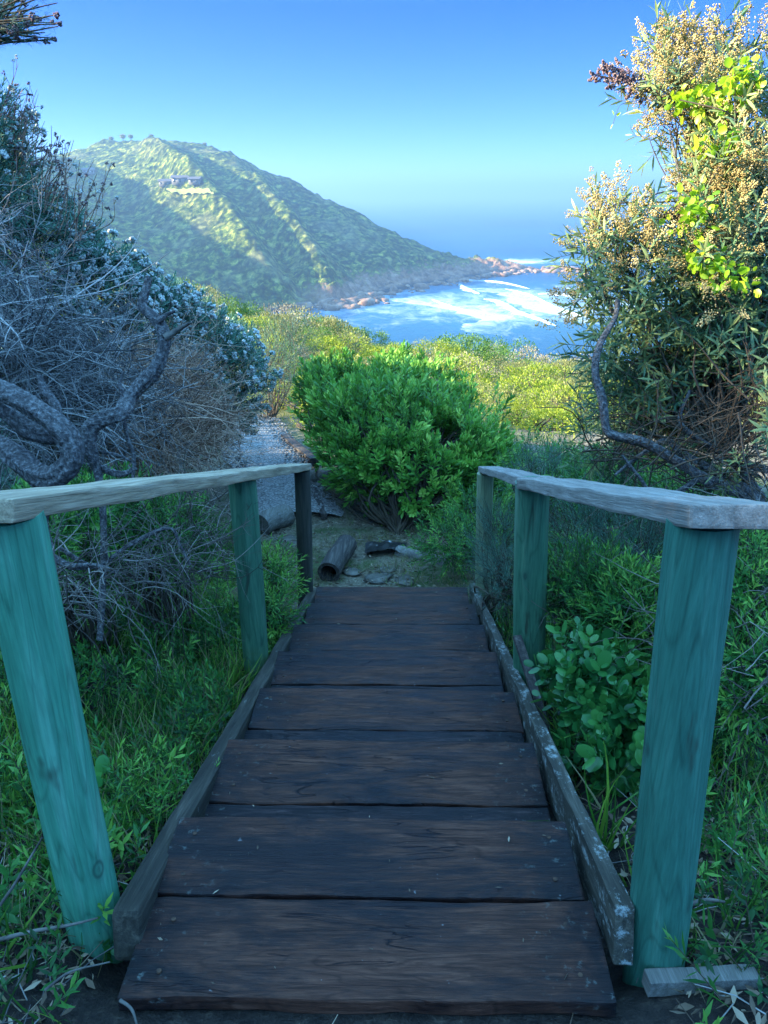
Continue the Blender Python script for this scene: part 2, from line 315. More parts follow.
def seamat():
    ma, t, out = newmat('sea_water')
    pos = N(t, 'ShaderNodeNewGeometry').outputs['Position']
    A = Pz(495, 298, SEA); B = Pz(520, 262, SEA)
    def zone(cx, cy, a, b, soft=.6):
        mpn = N(t, 'ShaderNodeMapping'); mpn.inputs['Location'].default_value = (-cx/a, -cy/b, 0); mpn.inputs['Scale'].default_value = (1/a, 1/b, 0)
        L(t, pos, mpn.inputs[0])
        ln = N(t, 'ShaderNodeVectorMath', operation='LENGTH'); L(t, mpn.outputs[0], ln.inputs[0])
        return math_(t, 'SUBTRACT', 1, math_(t, 'MULTIPLY', math_(t, 'SUBTRACT', ln.outputs['Value'], 1-soft), 1/soft, True), True)
    z1 = zone(A[0]+0, A[1]-40, 310, 240, .8); z2 = zone(B[0]+25, B[1]+10, 170, 100, .9)
    zz = math_(t, 'MAXIMUM', z1, z2)
    n = math_(t, 'ADD', math_(t, 'MULTIPLY', tex(t, .05, 9, .75, pos, (1.5, .8, 1), 1.2), .6), math_(t, 'MULTIPLY', tex(t, .013, 4, .6, pos, (1, .9, 1), .8), .4))
    n3 = tex(t, .006, 3, .5, pos, (.6, 1, 1))
    th = math_(t, 'SUBTRACT', math_(t, 'ADD', n, math_(t, 'MULTIPLY', zz, .262)), math_(t, 'MULTIPLY', math_(t, 'SUBTRACT', 1, zz), .2))
    foam = ramp(t, [(.60, (0, 0, 0)), (.67, (.25, .25, .25)), (.73, (.5, .5, .5)), (.80, (1, 1, 1))], th).outputs[0]
    dv = Pz(556, 326, SEA)-Pz(487, 300, SEA); ang_ = math.atan2(dv[1], dv[0])
    mw = N(t, 'ShaderNodeMapping'); mw.inputs['Rotation'].default_value = (0, 0, -ang_+math.pi/2); L(t, pos, mw.inputs[0])
    wv = N(t, 'ShaderNodeTexWave'); wv.inputs['Scale'].default_value = .0042; wv.inputs['Distortion'].default_value = 5.5; wv.inputs['Detail'].default_value = 4; wv.inputs['Detail Scale'].default_value = 1.6; wv.inputs['Detail Roughness'].default_value = .65
    wv.wave_profile = 'SAW'; L(t, mw.outputs[0], wv.inputs['Vector'])
    th = math_(t, 'ADD', th, math_(t, 'MULTIPLY', math_(t, 'SUBTRACT', math_(t, 'POWER', wv.outputs['Fac'], 2.5), .33), math_(t, 'MULTIPLY', zz, .24)))
    foam = ramp(t, [(.60, (0, 0, 0)), (.67, (.25, .25, .25)), (.73, (.5, .5, .5)), (.82, (1, 1, 1))], th).outputs[0]
    far = math_(t, 'MULTIPLY', math_(t, 'SUBTRACT', n3, .35), 2.0, True)
    deep = mix(t, (.005, .045, .10), (.010, .085, .17), far)
    shal = mix(t, deep, (.03, .13, .19), math_(t, 'MULTIPLY', zz, .9))
    col = mix(t, shal, (.40, .46, .49), foam)
    h = tex(t, .12, 6, .65, pos, (.45, 1, 1))
    rr = math_(t, 'ADD', math_(t, 'MULTIPLY', foam, .4), .38, True)
    princ(t, out, col, rr, bump(t, h, .7, 3.0), .22)
    return ma
M['sea'] = seamat()
M['foam'] = plainmat('white_foam', [(.3, (.15, .25, .3)), (.55, (.5, .54, .56))], .12, .9, .6, 1.0)
# ------------------------------------------------------------------ mesh collector
class Geo:
    def __init__(s): s.v = []; s.f = []; s.r = []; s.m = []; s.n = 0; s.mats = []
    def add(s, V, Fq, rnd, mat):      # Fq (k,4) or (k,3)
        V = np.asarray(V, float).reshape(-1, 3); Fq = np.asarray(Fq, int)
        if mat not in s.mats: s.mats.append(mat)
        mi = s.mats.index(mat)
        s.v.append(V); s.f.append(Fq + s.n); s.m.append(np.full(len(Fq), mi))
        s.r.append(np.broadcast_to(np.asarray(rnd, float), (len(V),)).copy())
        s.n += len(V)
    def scatter(s, tpl, A, pos, rnd, mat=None):
        """tpl = list of (V, F, mat, drnd); A (m,3,3) columns=axes*scale; pos (m,3)"""
        m_ = len(pos)
        if m_ == 0: return
        for V, Fq, mt, dr in tpl:
            mt = mat or mt
            W = np.einsum('mij,nj->mni', A, V) + pos[:, None, :]
            FF = Fq[None] + (np.arange(m_)*len(V))[:, None, None]
            rr = np.clip(rnd[:, None] + dr, 0, 1)
            s.add(W.reshape(-1, 3), FF.reshape(-1, Fq.shape[1]), np.broadcast_to(rr, (m_, len(V))).reshape(-1), mt)
    def build(s, name, parent=None, origin=None, smooth=False):
        V = np.concatenate(s.v); me = bpy.data.meshes.new(name)
        org = np.zeros(3) if origin is None else np.asarray(origin, float)
        V = V - org
        me.vertices.add(len(V)); me.vertices.foreach_set('co', V.astype(np.float32).ravel())
        nl = sum(f.size for f in s.f); nf = sum(len(f) for f in s.f)
        me.loops.add(nl); me.polygons.add(nf)
        me.loops.foreach_set('vertex_index', np.concatenate([f.ravel() for f in s.f]).astype(np.int32))
        cnt = np.concatenate([np.full(len(f), f.shape[1]) for f in s.f])
        me.polygons.foreach_set('loop_start', np.concatenate([[0], np.cumsum(cnt)[:-1]]).astype(np.int32))
        me.polygons.foreach_set('material_index', np.concatenate(s.m).astype(np.int32))
        if smooth: me.polygons.foreach_set('use_smooth', np.ones(nf, bool))
        a = me.attributes.new('rnd', 'FLOAT', 'POINT'); a.data.foreach_set('value', np.concatenate(s.r).astype(np.float32))
        for mt in s.mats: me.materials.append(M[mt])
        me.update(calc_edges=True); me.validate()
        o = bpy.data.objects.new(name, me); COL.objects.link(o)
        if parent is not None:
            o.parent = parent; o.location = org - np.array(parent.location)
        else: o.location = org
        return o
def tag(o, label, cat, group=None):
    o['label'] = label; o['category'] = cat
    if group: o['group'] = group
    return o
def kind(o, k): o['kind'] = k; return o
def empty(name, loc, label, cat, group=None):
    o = bpy.data.objects.new(name, None); COL.objects.link(o); o.location = tuple(loc); o.empty_display_size = .1
    return tag(o, label, cat, group)
def norm(a): return a/np.maximum(np.linalg.norm(a, axis=-1, keepdims=True), 1e-9)
def frames(d, scale=1.0, spin=None):
    """rotation whose z axis = d"""
    d = norm(np.asarray(d, float)); m_ = len(d)
    ref = np.where(np.abs(d[:, 2:3]) > .95, np.array([[1.0, 0, 0]]), np.array([[0, 0, 1.0]]))
    x = norm(np.cross(ref, d)); y = np.cross(d, x)
    if spin is None: spin = rs.rand(m_)*6.283
    c_, s_ = np.cos(spin)[:, None], np.sin(spin)[:, None]
    X = x*c_+y*s_; Y = -x*s_+y*c_
    A = np.stack([X, Y, d], -1)
    return A*np.asarray(scale, float).reshape(-1, 1, 1)
def tube(g, pts, rad, sides=6, rnd=.5, mat='stem', caps=True, wob=0, ridge=0):
    pts = np.asarray(pts, float); n = len(pts)
    rad = np.broadcast_to(np.asarray(rad, float), (n,))
    tg = norm(np.gradient(pts, axis=0))
    ref = np.array([0, 0, 1.0]) if abs(tg[0][2]) < .9 else np.array([1.0, 0, 0])
    x = np.cross(ref, tg[0]); x /= np.linalg.norm(x)
    an = np.arange(sides)*2*math.pi/sides
    V = []; tw = rs.rand()*6
    for i in range(n):
        x = x - tg[i]*np.dot(x, tg[i]); x /= max(np.linalg.norm(x), 1e-9)
        y = np.cross(tg[i], x)
        rr = rad[i]*(1 + (wob*(rs.rand(sides)-.5) if wob else 0) + (ridge*(np.sin(3*an+i*.16+tw)*.6+np.sin(7*an-i*.11+tw)*.55) if ridge else 0))
        V.append(pts[i] + (np.cos(an)*rr)[:, None]*x + (np.sin(an)*rr)[:, None]*y)
    V = np.concatenate(V)
    a = np.arange(sides); b = (a+1) % sides
    Fq = np.concatenate([np.stack([a+i*sides, b+i*sides, b+(i+1)*sides, a+(i+1)*sides], -1) for i in range(n-1)])
    g.add(V, Fq, rnd, mat)
    if caps and sides >= 3:
        for k, i in ((0, 0), (1, n-1)):
            ring = V[i*sides:(i+1)*sides]; cc = ring.mean(0)
            VV = np.vstack([ring, cc[None]])
            T = np.stack([a, b, np.full(sides, sides)], -1)
            if k == 0: T = T[:, ::-1]
            g.add(VV, T, rnd, mat)
def smooth_pts(pts, k=6):
    pts = np.asarray(pts, float); n = len(pts); out = []
    q = np.vstack([2*pts[0]-pts[1], pts, 2*pts[-1]-pts[-2]])
    for i in range(n-1):
        p0, p1, p2, p3 = q[i:i+4]
        for j in range(k):
            t = j/k
            out.append(.5*((2*p1)+(-p0+p2)*t+(2*p0-5*p1+4*p2-p3)*t*t+(-p0+3*p1-3*p2+p3)*t**3))
    out.append(pts[-1]); return np.array(out)
# leaf templates: leaf along +z, face normal ~ +y
def leaf(Ln, W, curve=.15, seg=3, fold=.25, shape='lance'):
    V = []; Fq = []
    ts = np.linspace(0, 1, seg+1)
    for i, t in enumerate(ts):
        if shape == 'lance': w_ = math.sin(math.pi*min(1, t*.92+.06))**.8
        elif shape == 'paddle': w_ = math.sin(math.pi*(t**1.5*.88+.05))
        elif shape == 'round': w_ = math.sqrt(max(0, 1-(2*t*.97-1+.0)**2))+.05
        else: w_ = 1-t*.9
        w_ *= W/2
        y = curve*Ln*t*t
        V += [(-w_, y+fold*w_, t*Ln), (0, y, t*Ln), (w_, y+fold*w_, t*Ln)]
        if i < seg:
            b = i*3; Fq += [(b, b+1, b+4, b+3), (b+1, b+2, b+5, b+4)]
    return np.array(V), np.array(Fq)
def quadleaf(Ln, W, fold=.2):
    V = np.array([(0, 0, 0), (W/2, fold*W, Ln*.5), (0, 0, Ln), (-W/2, fold*W, Ln*.5)])
    return V, np.array([(0, 1, 2), (0, 2, 3)])
def octa(r):
    V = np.array([(r, 0, 0), (-r, 0, 0), (0, r, 0), (0, -r, 0), (0, 0, r), (0, 0, -r)])
    Fq = np.array([(0, 2, 4), (2, 1, 4), (1, 3, 4), (3, 0, 4), (2, 0, 5), (1, 2, 5), (3, 1, 5), (0, 3, 5)])
    return V, Fq
def xf(V, A, p): return V @ A.T + p
def sprig(n, length, lf, spread=(25, 70), mat='x', stem_r=.0015, stem_mat='stem', bare=.15, top=True, bend=.0):
    """a stem along +z with n leaves spiralling round it"""
    out = []; Vs = []; Fs = []; dr = []; k = 0
    LV, LF = lf
    for i in range(n):
        t = bare + (1-bare)*(i/(max(1, n-1)))
        an = i*2.4 + rs.rand()*.5
        tilt = R(spread[1] + (spread[0]-spread[1])*t + (rs.rand()-.5)*15)
        d = np.array([math.cos(an)*math.sin(tilt), math.sin(an)*math.sin(tilt), math.cos(tilt)])
        # leaf normal facing up/inward
        side = np.cross([0, 0, 1.0], d); side /= np.linalg.norm(side)
        nrm = np.cross(d, side)
        A = np.stack([side, -nrm, d], -1)*(.75+.5*rs.rand())*(1 if t < .9 else .8)
        Vs.append(xf(LV, A, np.array([bend*t*t, 0, t*length]))); Fs.append(LF+k); k += len(LV)
        dr.append(np.full(len(LV), (rs.rand()-.5)*.35+(t-.5)*.25))
    out.append((np.concatenate(Vs), np.concatenate(Fs), mat, np.concatenate(dr)))
    if stem_r:
        r = stem_r; z = length
        V = np.array([(r, 0, 0), (-r/2, r*.87, 0), (-r/2, -r*.87, 0), (r*.5+bend, 0, z), (-r/4+bend, r*.4, z), (-r/4+bend, -r*.4, z)])
        Fq = np.array([(0, 1, 4, 3), (1, 2, 5, 4), (2, 0, 3, 5)])
        out.append((V, Fq, stem_mat, np.zeros(6)))
    return out
def balls(n, rad, br, mat, centre=(0, 0, 0), squash=(1, 1, 1)):
    Vs = []; Fs = []; dr = []; k = 0
    OV, OF = octa(br)
    for i in range(n):
        d = rs.randn(3); d /= np.linalg.norm(d); d = d*rad*(rs.rand()**.4)*np.array(squash)
        Vs.append(OV*(.7+.6*rs.rand())+d+np.array(centre)); Fs.append(OF+k); k += 6; dr.append(np.full(6, (rs.rand()-.5)*.6))
    return (np.concatenate(Vs), np.concatenate(Fs), mat, np.concatenate(dr))
# blobs: ellipsoids; sampling shells of a plant's crown
def blob(u, v, D, ru, rv=None, rd=None):
    rv = rv or ru; rd = rd or (ru+rv)/2
    return (P(u, v, D), np.array([ru*D/F, rd*D/F, rv*D/F]))
def sample_blobs(blobs, n, shell=.35, upbias=.35, reject=True):
    """points through the outer shell of a union of ellipsoids, with outward directions"""
    vol = np.array([b[1][0]*b[1][2] for b in blobs]); pr = vol/vol.sum()
    idx = rs.choice(len(blobs), n, p=pr)
    d = norm(rs.randn(n, 3))
    rr = 1 - shell*rs.rand(n)**1.3 + .07*rs.randn(n)
    C = np.array([b[0] for b in blobs])[idx]; Rd = np.array([b[1] for b in blobs])[idx]
    p = C + d*Rd*rr[:, None]
    if reject:
        keep = np.ones(n, bool)
        for j, b in enumerate(blobs):
            q = (((p-b[0])/b[1])**2).sum(1)
            keep &= (q > .38) | (idx == j)
        p = p[keep]; d = d[keep]; Rd = Rd[keep]
    d = norm(d/Rd*Rd.mean() + np.array([0, 0, upbias]) + .35*rs.randn(len(d), 3))
    return p, d
def lump(p, s, amp):   # fractal lumps so crowns have uneven outlines and gaps
    return np.array([noise.noise(Vector(q)*s) for q in p])*amp
# ------------------------------------------------------------------ terrain
def sstep(a, b, x):
    t = np.clip((x-a)/(b-a), 0, 1); return t*t*(3-2*t)
def ground_h(x, y):
    x = np.asarray(x, float); y = np.asarray(y, float)
    z = np.interp(y, [-60, 0.0, 1.0, 1.25, 4.75, 9.5, 42, 48, 150, 400], [4.0, 0.02, -.04, -.09, -1.16, -1.30, -6.8, -9.1, -85, -100])
    z = z - np.where(x > 0, .12, .20)*x*sstep(9, 22, y)
    # gully under and beside the steps
    inst = (1-sstep(.56, .7, np.abs(x-.0275*y+.07)))*(1-sstep(4.3, 4.7, y))*sstep(1.05, 1.25, y)
    z = z - .12*inst
    z = z - .12*sstep(.7, 2.2, x)*(1-sstep(9, 16, y))
    # bank rising on the left, path bench cut through it
    xl = -1.15 - 1.5*sstep(4.2, 7.5, y)*(1-sstep(10, 13, y))
    a = np.maximum(0, xl-x)
    near = 1-sstep(4.6, 8.0, y); lf = .32 - .27*sstep(9, 17, y)
    rise = np.minimum(a, 7.5)*lf + near*(.40*np.clip(a-2.0, 0, 5.5))
    rise = np.where(a > 14, rise - (a-14)*.25, rise)
    z = z + rise*(1-sstep(48, 70, y))
    z = z - .25*np.maximum(0, x-6)*(1-sstep(40, 60, y))*.3
    return z
gx = np.concatenate([-np.geomspace(400, 4.2, 60), np.arange(-4, 4.01, .06), np.geomspace(4.2, 400, 60)])
gy = np.concatenate([-np.geomspace(60, 1.2, 14), np.arange(-1, 10, .06), np.arange(10.1, 50, .35), np.geomspace(51, 400, 40)])
X, Y = np.meshgrid(gx, gy); Z = ground_h(X, Y)
nz = np.array([noise.fractal(Vector((a, b, 0))*1.7, .9, 2.1, 4) for a, b in zip(X.ravel(), Y.ravel())]).reshape(X.shape)
amp = .035 + .25*sstep(10, 30, np.hypot(X, Y))
Z = Z + nz*amp*np.where((np.abs(X-.0275*Y+.07) < .75) & (Y < 4.7), .3, 1)
def gz(x, y):
    return ground_h(x, y)
g = Geo(); ny, nx = X.shape
ii = np.arange(ny*nx).reshape(ny, nx)
M_ = np.stack([ii[:-1, :-1], ii[:-1, 1:], ii[1:, 1:], ii[1:, :-1]], -1).reshape(-1, 4)
g.add(np.stack([X, Y, Z], -1).reshape(-1, 3), M_, .5, 'ground')
kind(g.build('ground', smooth=True), 'structure')
# gravel path ribbon
g = Geo(); cl = smooth_pts([(-.85, 6.35, 0), (-1.08, 7.2, 0), (-1.42, 8.4, 0), (-1.75, 9.6, 0), (-2.1, 11, 0)], 8)
PV = []
K = 13
for i, p in enumerate(cl):
    wd = .47 + .05*math.sin(i*.9) - .10*(i/len(cl))
    for j in range(K):
        t = j/(K-1)*2-1; x = p[0]+t*wd + .03*noise.noise(Vector((i*.7, j*3.1, 0)))
        PV.append((x, p[1], ground_h(x, p[1]) + .06 - .05*abs(t)**4 + .012*noise.noise(Vector((x*9, p[1]*9, 0)))))
n_ = len(cl); ii = np.arange(n_*K).reshape(n_, K)
g.add(PV, np.stack([ii[:-1, :-1], ii[:-1, 1:], ii[1:, 1:], ii[1:, :-1]], -1).reshape(-1, 4), .5, 'gravel')
pm = rs.rand(2600, 2)
px_ = np.interp(pm[:, 1]*4+6.4, cl[:, 1], cl[:, 0]) + (pm[:, 0]-.5)*.95
V0, F0 = octa(.014)
g.scatter([(V0*np.array([1, 1, .6]), F0, 'gravel', 0)], frames(rs.randn(2600, 3)*.3+[0, 0, 1], .5+rs.rand(2600)), np.stack([px_, pm[:, 1]*4+6.4, ground_h(px_, pm[:, 1]*4+6.4)+.055], -1), rs.rand(2600))
kind(g.build('gravel_path', smooth=True), 'structure')
# sea
g = Geo(); ex = np.array([-30000, -9000, -3000, -1200, -600, -300, 0, 300, 600, 1200, 3000, 9000, 30000.]); ey = np.array([60, 300, 450, 600, 800, 1000, 1500, 2500, 5000, 10000, 20000, 30000.])
XX, YY = np.meshgrid(ex, ey); ii = np.arange(XX.size).reshape(XX.shape)
g.add(np.stack([XX, YY, XX*0+SEA], -1).reshape(-1, 3), np.stack([ii[:-1, :-1], ii[:-1, 1:], ii[1:, 1:], ii[1:, :-1]], -1).reshape(-1, 4), .5, 'sea')
kind(g.build('sea'), 'structure')
# breaking waves: low rounded ridges of foam
def wave(pl, wd, name='breaking_wave'):
    g = Geo(); pts = smooth_pts([Pz(u, v, SEA) for u, v in pl], 10); n_ = len(pts)
    tg = norm(np.gradient(pts, axis=0)); nr = np.stack([-tg[:, 1], tg[:, 0], tg[:, 2]*0], -1)
    V = []; K = 7
    for i in range(n_):
        ends = math.sin(math.pi*(i+.3)/(n_-.4))**.5
        ww = wd*ends*max(.12, .75+1.1*noise.noise(Vector((i*.35, wd, pl[0][0])))+.6*noise.noise(Vector((i*1.3, wd, 4))))
        for j in range(K):
            t = j/(K-1)*2-1
            jag = 1+.5*noise.noise(Vector((i*.9, j*.7, pl[0][1])))
            V.append(pts[i] + nr[i]*ww*t*jag + np.array([0, 0, .05+max(.0, 1-t*t)*1.6*ends]))
    ii = np.arange(n_*K).reshape(n_, K)
    g.add(V, np.stack([ii[:-1, :-1], ii[:-1, 1:], ii[1:, 1:], ii[1:, :-1]], -1).reshape(-1, 4), .5, 'foam')
    return kind(g.build(name, smooth=True), 'structure')
wave([(484, 299), (495, 301), (504, 304), (517, 312), (535, 318), (556, 326)], 5)
wave([(440, 268), (462, 270), (490, 267)], 3)
wave([(446, 277), (470, 281), (500, 283), (530, 289)], 1.3)
wave([(432, 300), (455, 309), (480, 314)], 1.3)
wave([(505, 289), (530, 296), (560, 310), (590, 318)], 1.3)
wave([(538, 294), (560, 295), (590, 300)], 6)
wave([(459, 284), (466, 289), (480, 294)], 5)
wave([(506, 260), (533, 263), (575, 259)], 6)
# ------------------------------------------------------------------ headland
rp = [(-90, 168, 1080), (40, 152, 1030), (110, 142, 1010), (155, 139, 1000), (200, 146, 985), (250, 162, 965), (290, 181, 945), (330, 199, 930), (375, 222, 915), (425, 244, 902), (480, 258, 892), (534, 268, 884)]
sp = [(-90, 340), (60, 326), (150, 320), (200, 317), (250, 314), (290, 311), (325, 307), (352, 302), (392, 293), (440, 284), (490, 276), (534, 271)]
RP = smooth_pts([Py(*p) for p in rp], 40); SP = smooth_pts([Pz(u, v, SEA) for u, v in sp], 40)
NS = len(RP); NT = 230
def head_pt(i, t):
    a = RP[i]; b = SP[i]; s = i/(NS-1)
    hr = a[2]-SEA
    if t < 0:
        q = np.array([a[0]+60*t, a[1]-t*(260*(1-s)+40), 0]); h = hr*(1-(-t)**1.4)
    else:
        q = a*(1-t)+b*t; h = hr*(1-t**1.8)*(1-.12*math.sin(math.pi*t))
    amp = hr/140*math.sin(math.pi*min(1, max(0, t)))**.8
    d = s - .17*t + .02*math.sin(5*t)
    sh = 0
    gate = lambda c_: (max(0, min(1, (t-.45)/.35)) if c_ == .33 else 1)
    for c0, w0, A0 in ((.25, .035, 20), (.33, .04, -26), (.405, .045, 20), (.52, .07, -28), (.60, .03, -6), (.64, .02, 7), (.10, .07, -18), (.70, .03, -9), (.745, .02, 6), (.80, .03, -5)):
        sh += A0*gate(c0)*math.exp(-((d-c0)/w0)**2)
    h += sh*amp
    return q[0], q[1], h
HV = []
ts = np.concatenate([np.linspace(-1, 0, 30)[:-1], np.linspace(0, 1.06, NT-29)])
for i in range(NS):
    for t in ts:
        x, y, h = head_pt(i, t)
        v3 = Vector((x, y, 0))
        e = min(1, h/12) if h > 0 else 0
        big = noise.fractal(v3*.012, .8, 2.1, 5)*7
        cell = noise.voronoi(v3*.11, distance_metric='DISTANCE')[0][0]
        bs = (1-min(1, cell*1.3))*3.4*max(0, min(1, .55+noise.noise(v3*.02)*1.3))
        rough = noise.turbulence(Vector((x, y, h*.7))*.09, 4, False)*5*(1 if h < 22 else 0.15)
        h2 = h + (big + bs + rough - 2)*min(1, max(0, (h+4)/14))
        HV.append((x, y, SEA + h2 - (3 if h < .5 else 0)))
ii = np.arange(NS*len(ts)).reshape(NS, len(ts))
g = Geo(); g.add(HV, np.stack([ii[:-1, :-1], ii[:-1, 1:], ii[1:, 1:], ii[1:, :-1]], -1).reshape(-1, 4)[:, ::-1], .5, 'head')
kind(g.build('headland_hill', smooth=False), 'structure')
HVa = np.array(HV).reshape(NS, len(ts), 3)
def head_at(u, v):     # nearest headland vertex to a sight line
    d = fwd + right*(u-384)/F + upv*(512-v)/F; d /= np.linalg.norm(d)
    Q = HVa[:, 29:, :].reshape(-1, 3)-CAM; al = Q@d
    return Q[np.argmin(np.linalg.norm(Q-al[:, None]*d, axis=1))]+CAM
# coast rocks at the foot of the headland
g = Geo()
def rockV(r):
    import bmesh
    bm = bmesh.new(); bmesh.ops.create_icosphere(bm, subdivisions=2, radius=r)
    o = rs.rand(3)*50
    V = np.array([v.co * (1+.55*noise.noise(v.co/r*1.1+Vector(o))+.3*noise.noise(v.co/r*2.6+Vector(o))) for v in bm.verts]); Fq = np.array([[v.index for v in f.verts] for f in bm.faces]); bm.free()
    return V, Fq
tps = [rockV(1.0) for _ in range(6)]
for k in range(700):
    s = rs.rand(); i = int(np.clip((.56+.44*s)*(NS-1), 0, NS-1))
    if rs.rand() < .4: i = int(np.clip((.60+.08*rs.randn()*.6)*(NS-1), 0, NS-1))
    b = SP[i] + np.array([rs.randn()*9, rs.randn()*8, 0])
    if rs.rand() < .22: b = SP[-1] + np.array([rs.rand()*55-8, rs.randn()*9, 0])
    r = .9+4.2*rs.rand()**3
    V, Fq = tps[rs.randint(6)]
    a = rs.rand()*6.28; A = np.array([[1.5*math.cos(a), -math.sin(a), 0], [1.5*math.sin(a), math.cos(a), 0], [0, 0, .5+.7*rs.rand()]])*r
    g.add(xf(V, A, np.array([b[0], b[1], SEA+r*.15])), Fq, rs.rand(), 'rock')
kind(g.build('shore_rocks'), 'stuff')
# big hill standing to the left of the bay; it shades the valley
g = Geo(); hx = np.linspace(-1500, -300, 90); hy = np.linspace(150, 1150, 60)
HX, HY = np.meshgrid(hx, hy)
def side_hill(x, y):
    c0 = np.interp(y, [150, 500, 780, 1000, 1150], [90, 192, 198, 178, 100])
    return SEA - 20 + c0*np.exp(-((x+480)/75.)**2) + 70*np.exp(-((x+1000)/350.)**2)
HZ = side_hill(HX, HY)
HZ = HZ + np.array([noise.fractal(Vector((a, b, 0))*.01, .8, 2, 4) for a, b in zip(HX.ravel(), HY.ravel())]).reshape(HX.shape)*8
HZ = np.minimum(HZ, 112)
ii = np.arange(HX.size).reshape(HX.shape)
g.add(np.stack([HX, HY, HZ], -1).reshape(-1, 3), np.stack([ii[:-1, :-1], ii[:-1, 1:], ii[1:, 1:], ii[1:, :-1]], -1).reshape(-1, 4), .5, 'head')
kind(g.build('inland_hill', smooth=True), 'structure')
# houses on the headland
def boxm(g, x0, x1, y0, y1, z0, z1, mat):
    V = np.array([(x, y, z) for z in (z0, z1) for y in (y0, y1) for x in (x0, x1)])
    g.add(V, [(0, 2, 3, 1), (4, 5, 7, 6), (0, 1, 5, 4), (2, 6, 7, 3), (0, 4, 6, 2), (1, 3, 7, 5)], .5, mat)
M['hwall'] = plainmat('house_wall', [(.3, (.12, .115, .11)), (.7, (.2, .19, .18))], .5, .8, .1, .02)
M['hwallw'] = plainmat('white_house_wall', [(.3, (.3, .3, .28)), (.7, (.4, .4, .38))], .5, .8, .1, .02)
M['hroof'] = plainmat('house_roof', [(.3, (.07, .06, .06)), (.7, (.12, .10, .10))], .8, .7, .1, .02)
M['hwin'] = plainmat('house_window', [(.3, (.03, .04, .05)), (.7, (.06, .07, .09))], 1, .2, .0, .02, spec=.5)
def house(u, v, L_, H_, W_, wall, label, rot):
    p = head_at(u, v) ; p = p + np.array([0, 0, -.5])
    r = empty('house', p, label, 'house'); r.rotation_euler[2] = rot
    g = Geo(); boxm(g, -L_/2, L_/2, -W_/2, W_/2, 0, H_+1, wall); o = g.build('wall'); o.parent = r
    g = Geo(); e = 1.0; z = H_+1; zr = z+2.2
    V = [(-L_/2-e, -W_/2-e, z), (L_/2+e, -W_/2-e, z), (L_/2+e, W_/2+e, z), (-L_/2-e, W_/2+e, z), (-L_/2-e, 0, zr), (L_/2+e, 0, zr)]
    g.add(V, [(0, 1, 5, 4), (2, 3, 4, 5)], .5, 'hroof'); g.add(V, [(1, 2, 5), (3, 0, 4)], .5, 'hroof'); g.add(V, [(3, 2, 1, 0)], .5, 'hroof')
    o = g.build('roof'); o.parent = r
    k = max(2, int(L_/4))
    for i in range(k):
        g = Geo(); x = -L_/2 + (i+.5)*L_/k; boxm(g, x-1.1, x+1.1, -W_/2-.15, -W_/2+.1, 2.0, H_, 'hwin'); o = g.build('window'); o.parent = r
house(166, 186, 12, 3.6, 8, 'hwall', 'leftmost grey lodge above the pale lawn on the headland', .15)
house(181, 184, 15, 5.0, 9, 'hwall', 'taller middle lodge above the pale lawn on the headland', .05)
house(196, 185, 10, 3.6, 8, 'hwall', 'rightmost low lodge above the pale lawn on the headland', -.1)
house(88, 173, 12, 3.4, 8, 'hwallw', 'lone white cottage near the shadow edge on the headland', .3)
# lawn, draped over the slope below the lodges
g = Geo(); V = []; nu, nv = 22, 6
for j in range(nv):
    for i in range(nu):
        q = head_at(166+i*2.0+j*1.2, 189+j*1.0); d_ = norm(q-CAM)
        V.append(q - d_*4 + np.array([0, 0, .6]))
ii = np.arange(nu*nv).reshape(nv, nu)
g.add(V, np.stack([ii[:-1, :-1], ii[1:, :-1], ii[1:, 1:], ii[:-1, 1:]], -1).reshape(-1, 4), .5, 'lawn')
kind(g.build('lawn', smooth=True), 'structure')
# trees on the skyline of the headland
tl = quadleaf(1.6, 1.3)
for k, (u, v, s, lb) in enumerate([(112, 141, 5, 'small tree at the left end of the row on the headland skyline'), (123, 139, 7, 'widest flat-topped tree on the headland skyline'), (131, 139, 5, 'tree just right of the flat-topped one on the headland skyline'), (152, 139, 4, 'lone bush-like tree right of the skyline group'), (205, 147, 4, 'lone tree low on the right shoulder of the headland skyline')]):
    i = int(np.argmin([abs((P0:=(q-CAM))@right/(P0@fwd)*F+384-u) for q in RP])); q = RP[i].copy(); s = s*.55
    r = empty('skyline_tree', q, lb, 'tree', 'trees on the headland skyline')
    g = Geo(); tube(g, [q+[0, 0, -2], q+[0, 0, s*.6]], [.5, .3], 5, .5, 'stem'); g.build('trunk', r)
    g = Geo(); p_, d_ = sample_blobs([(q+np.array([0, 0, s*.9+1]), np.array([s*.8, s*.8, s*.45]))], 260, .9)
    g.scatter([(tl[0], tl[1], 'olv', 0)], frames(d_), p_, rs.rand(len(p_))); g.build('crown', r)
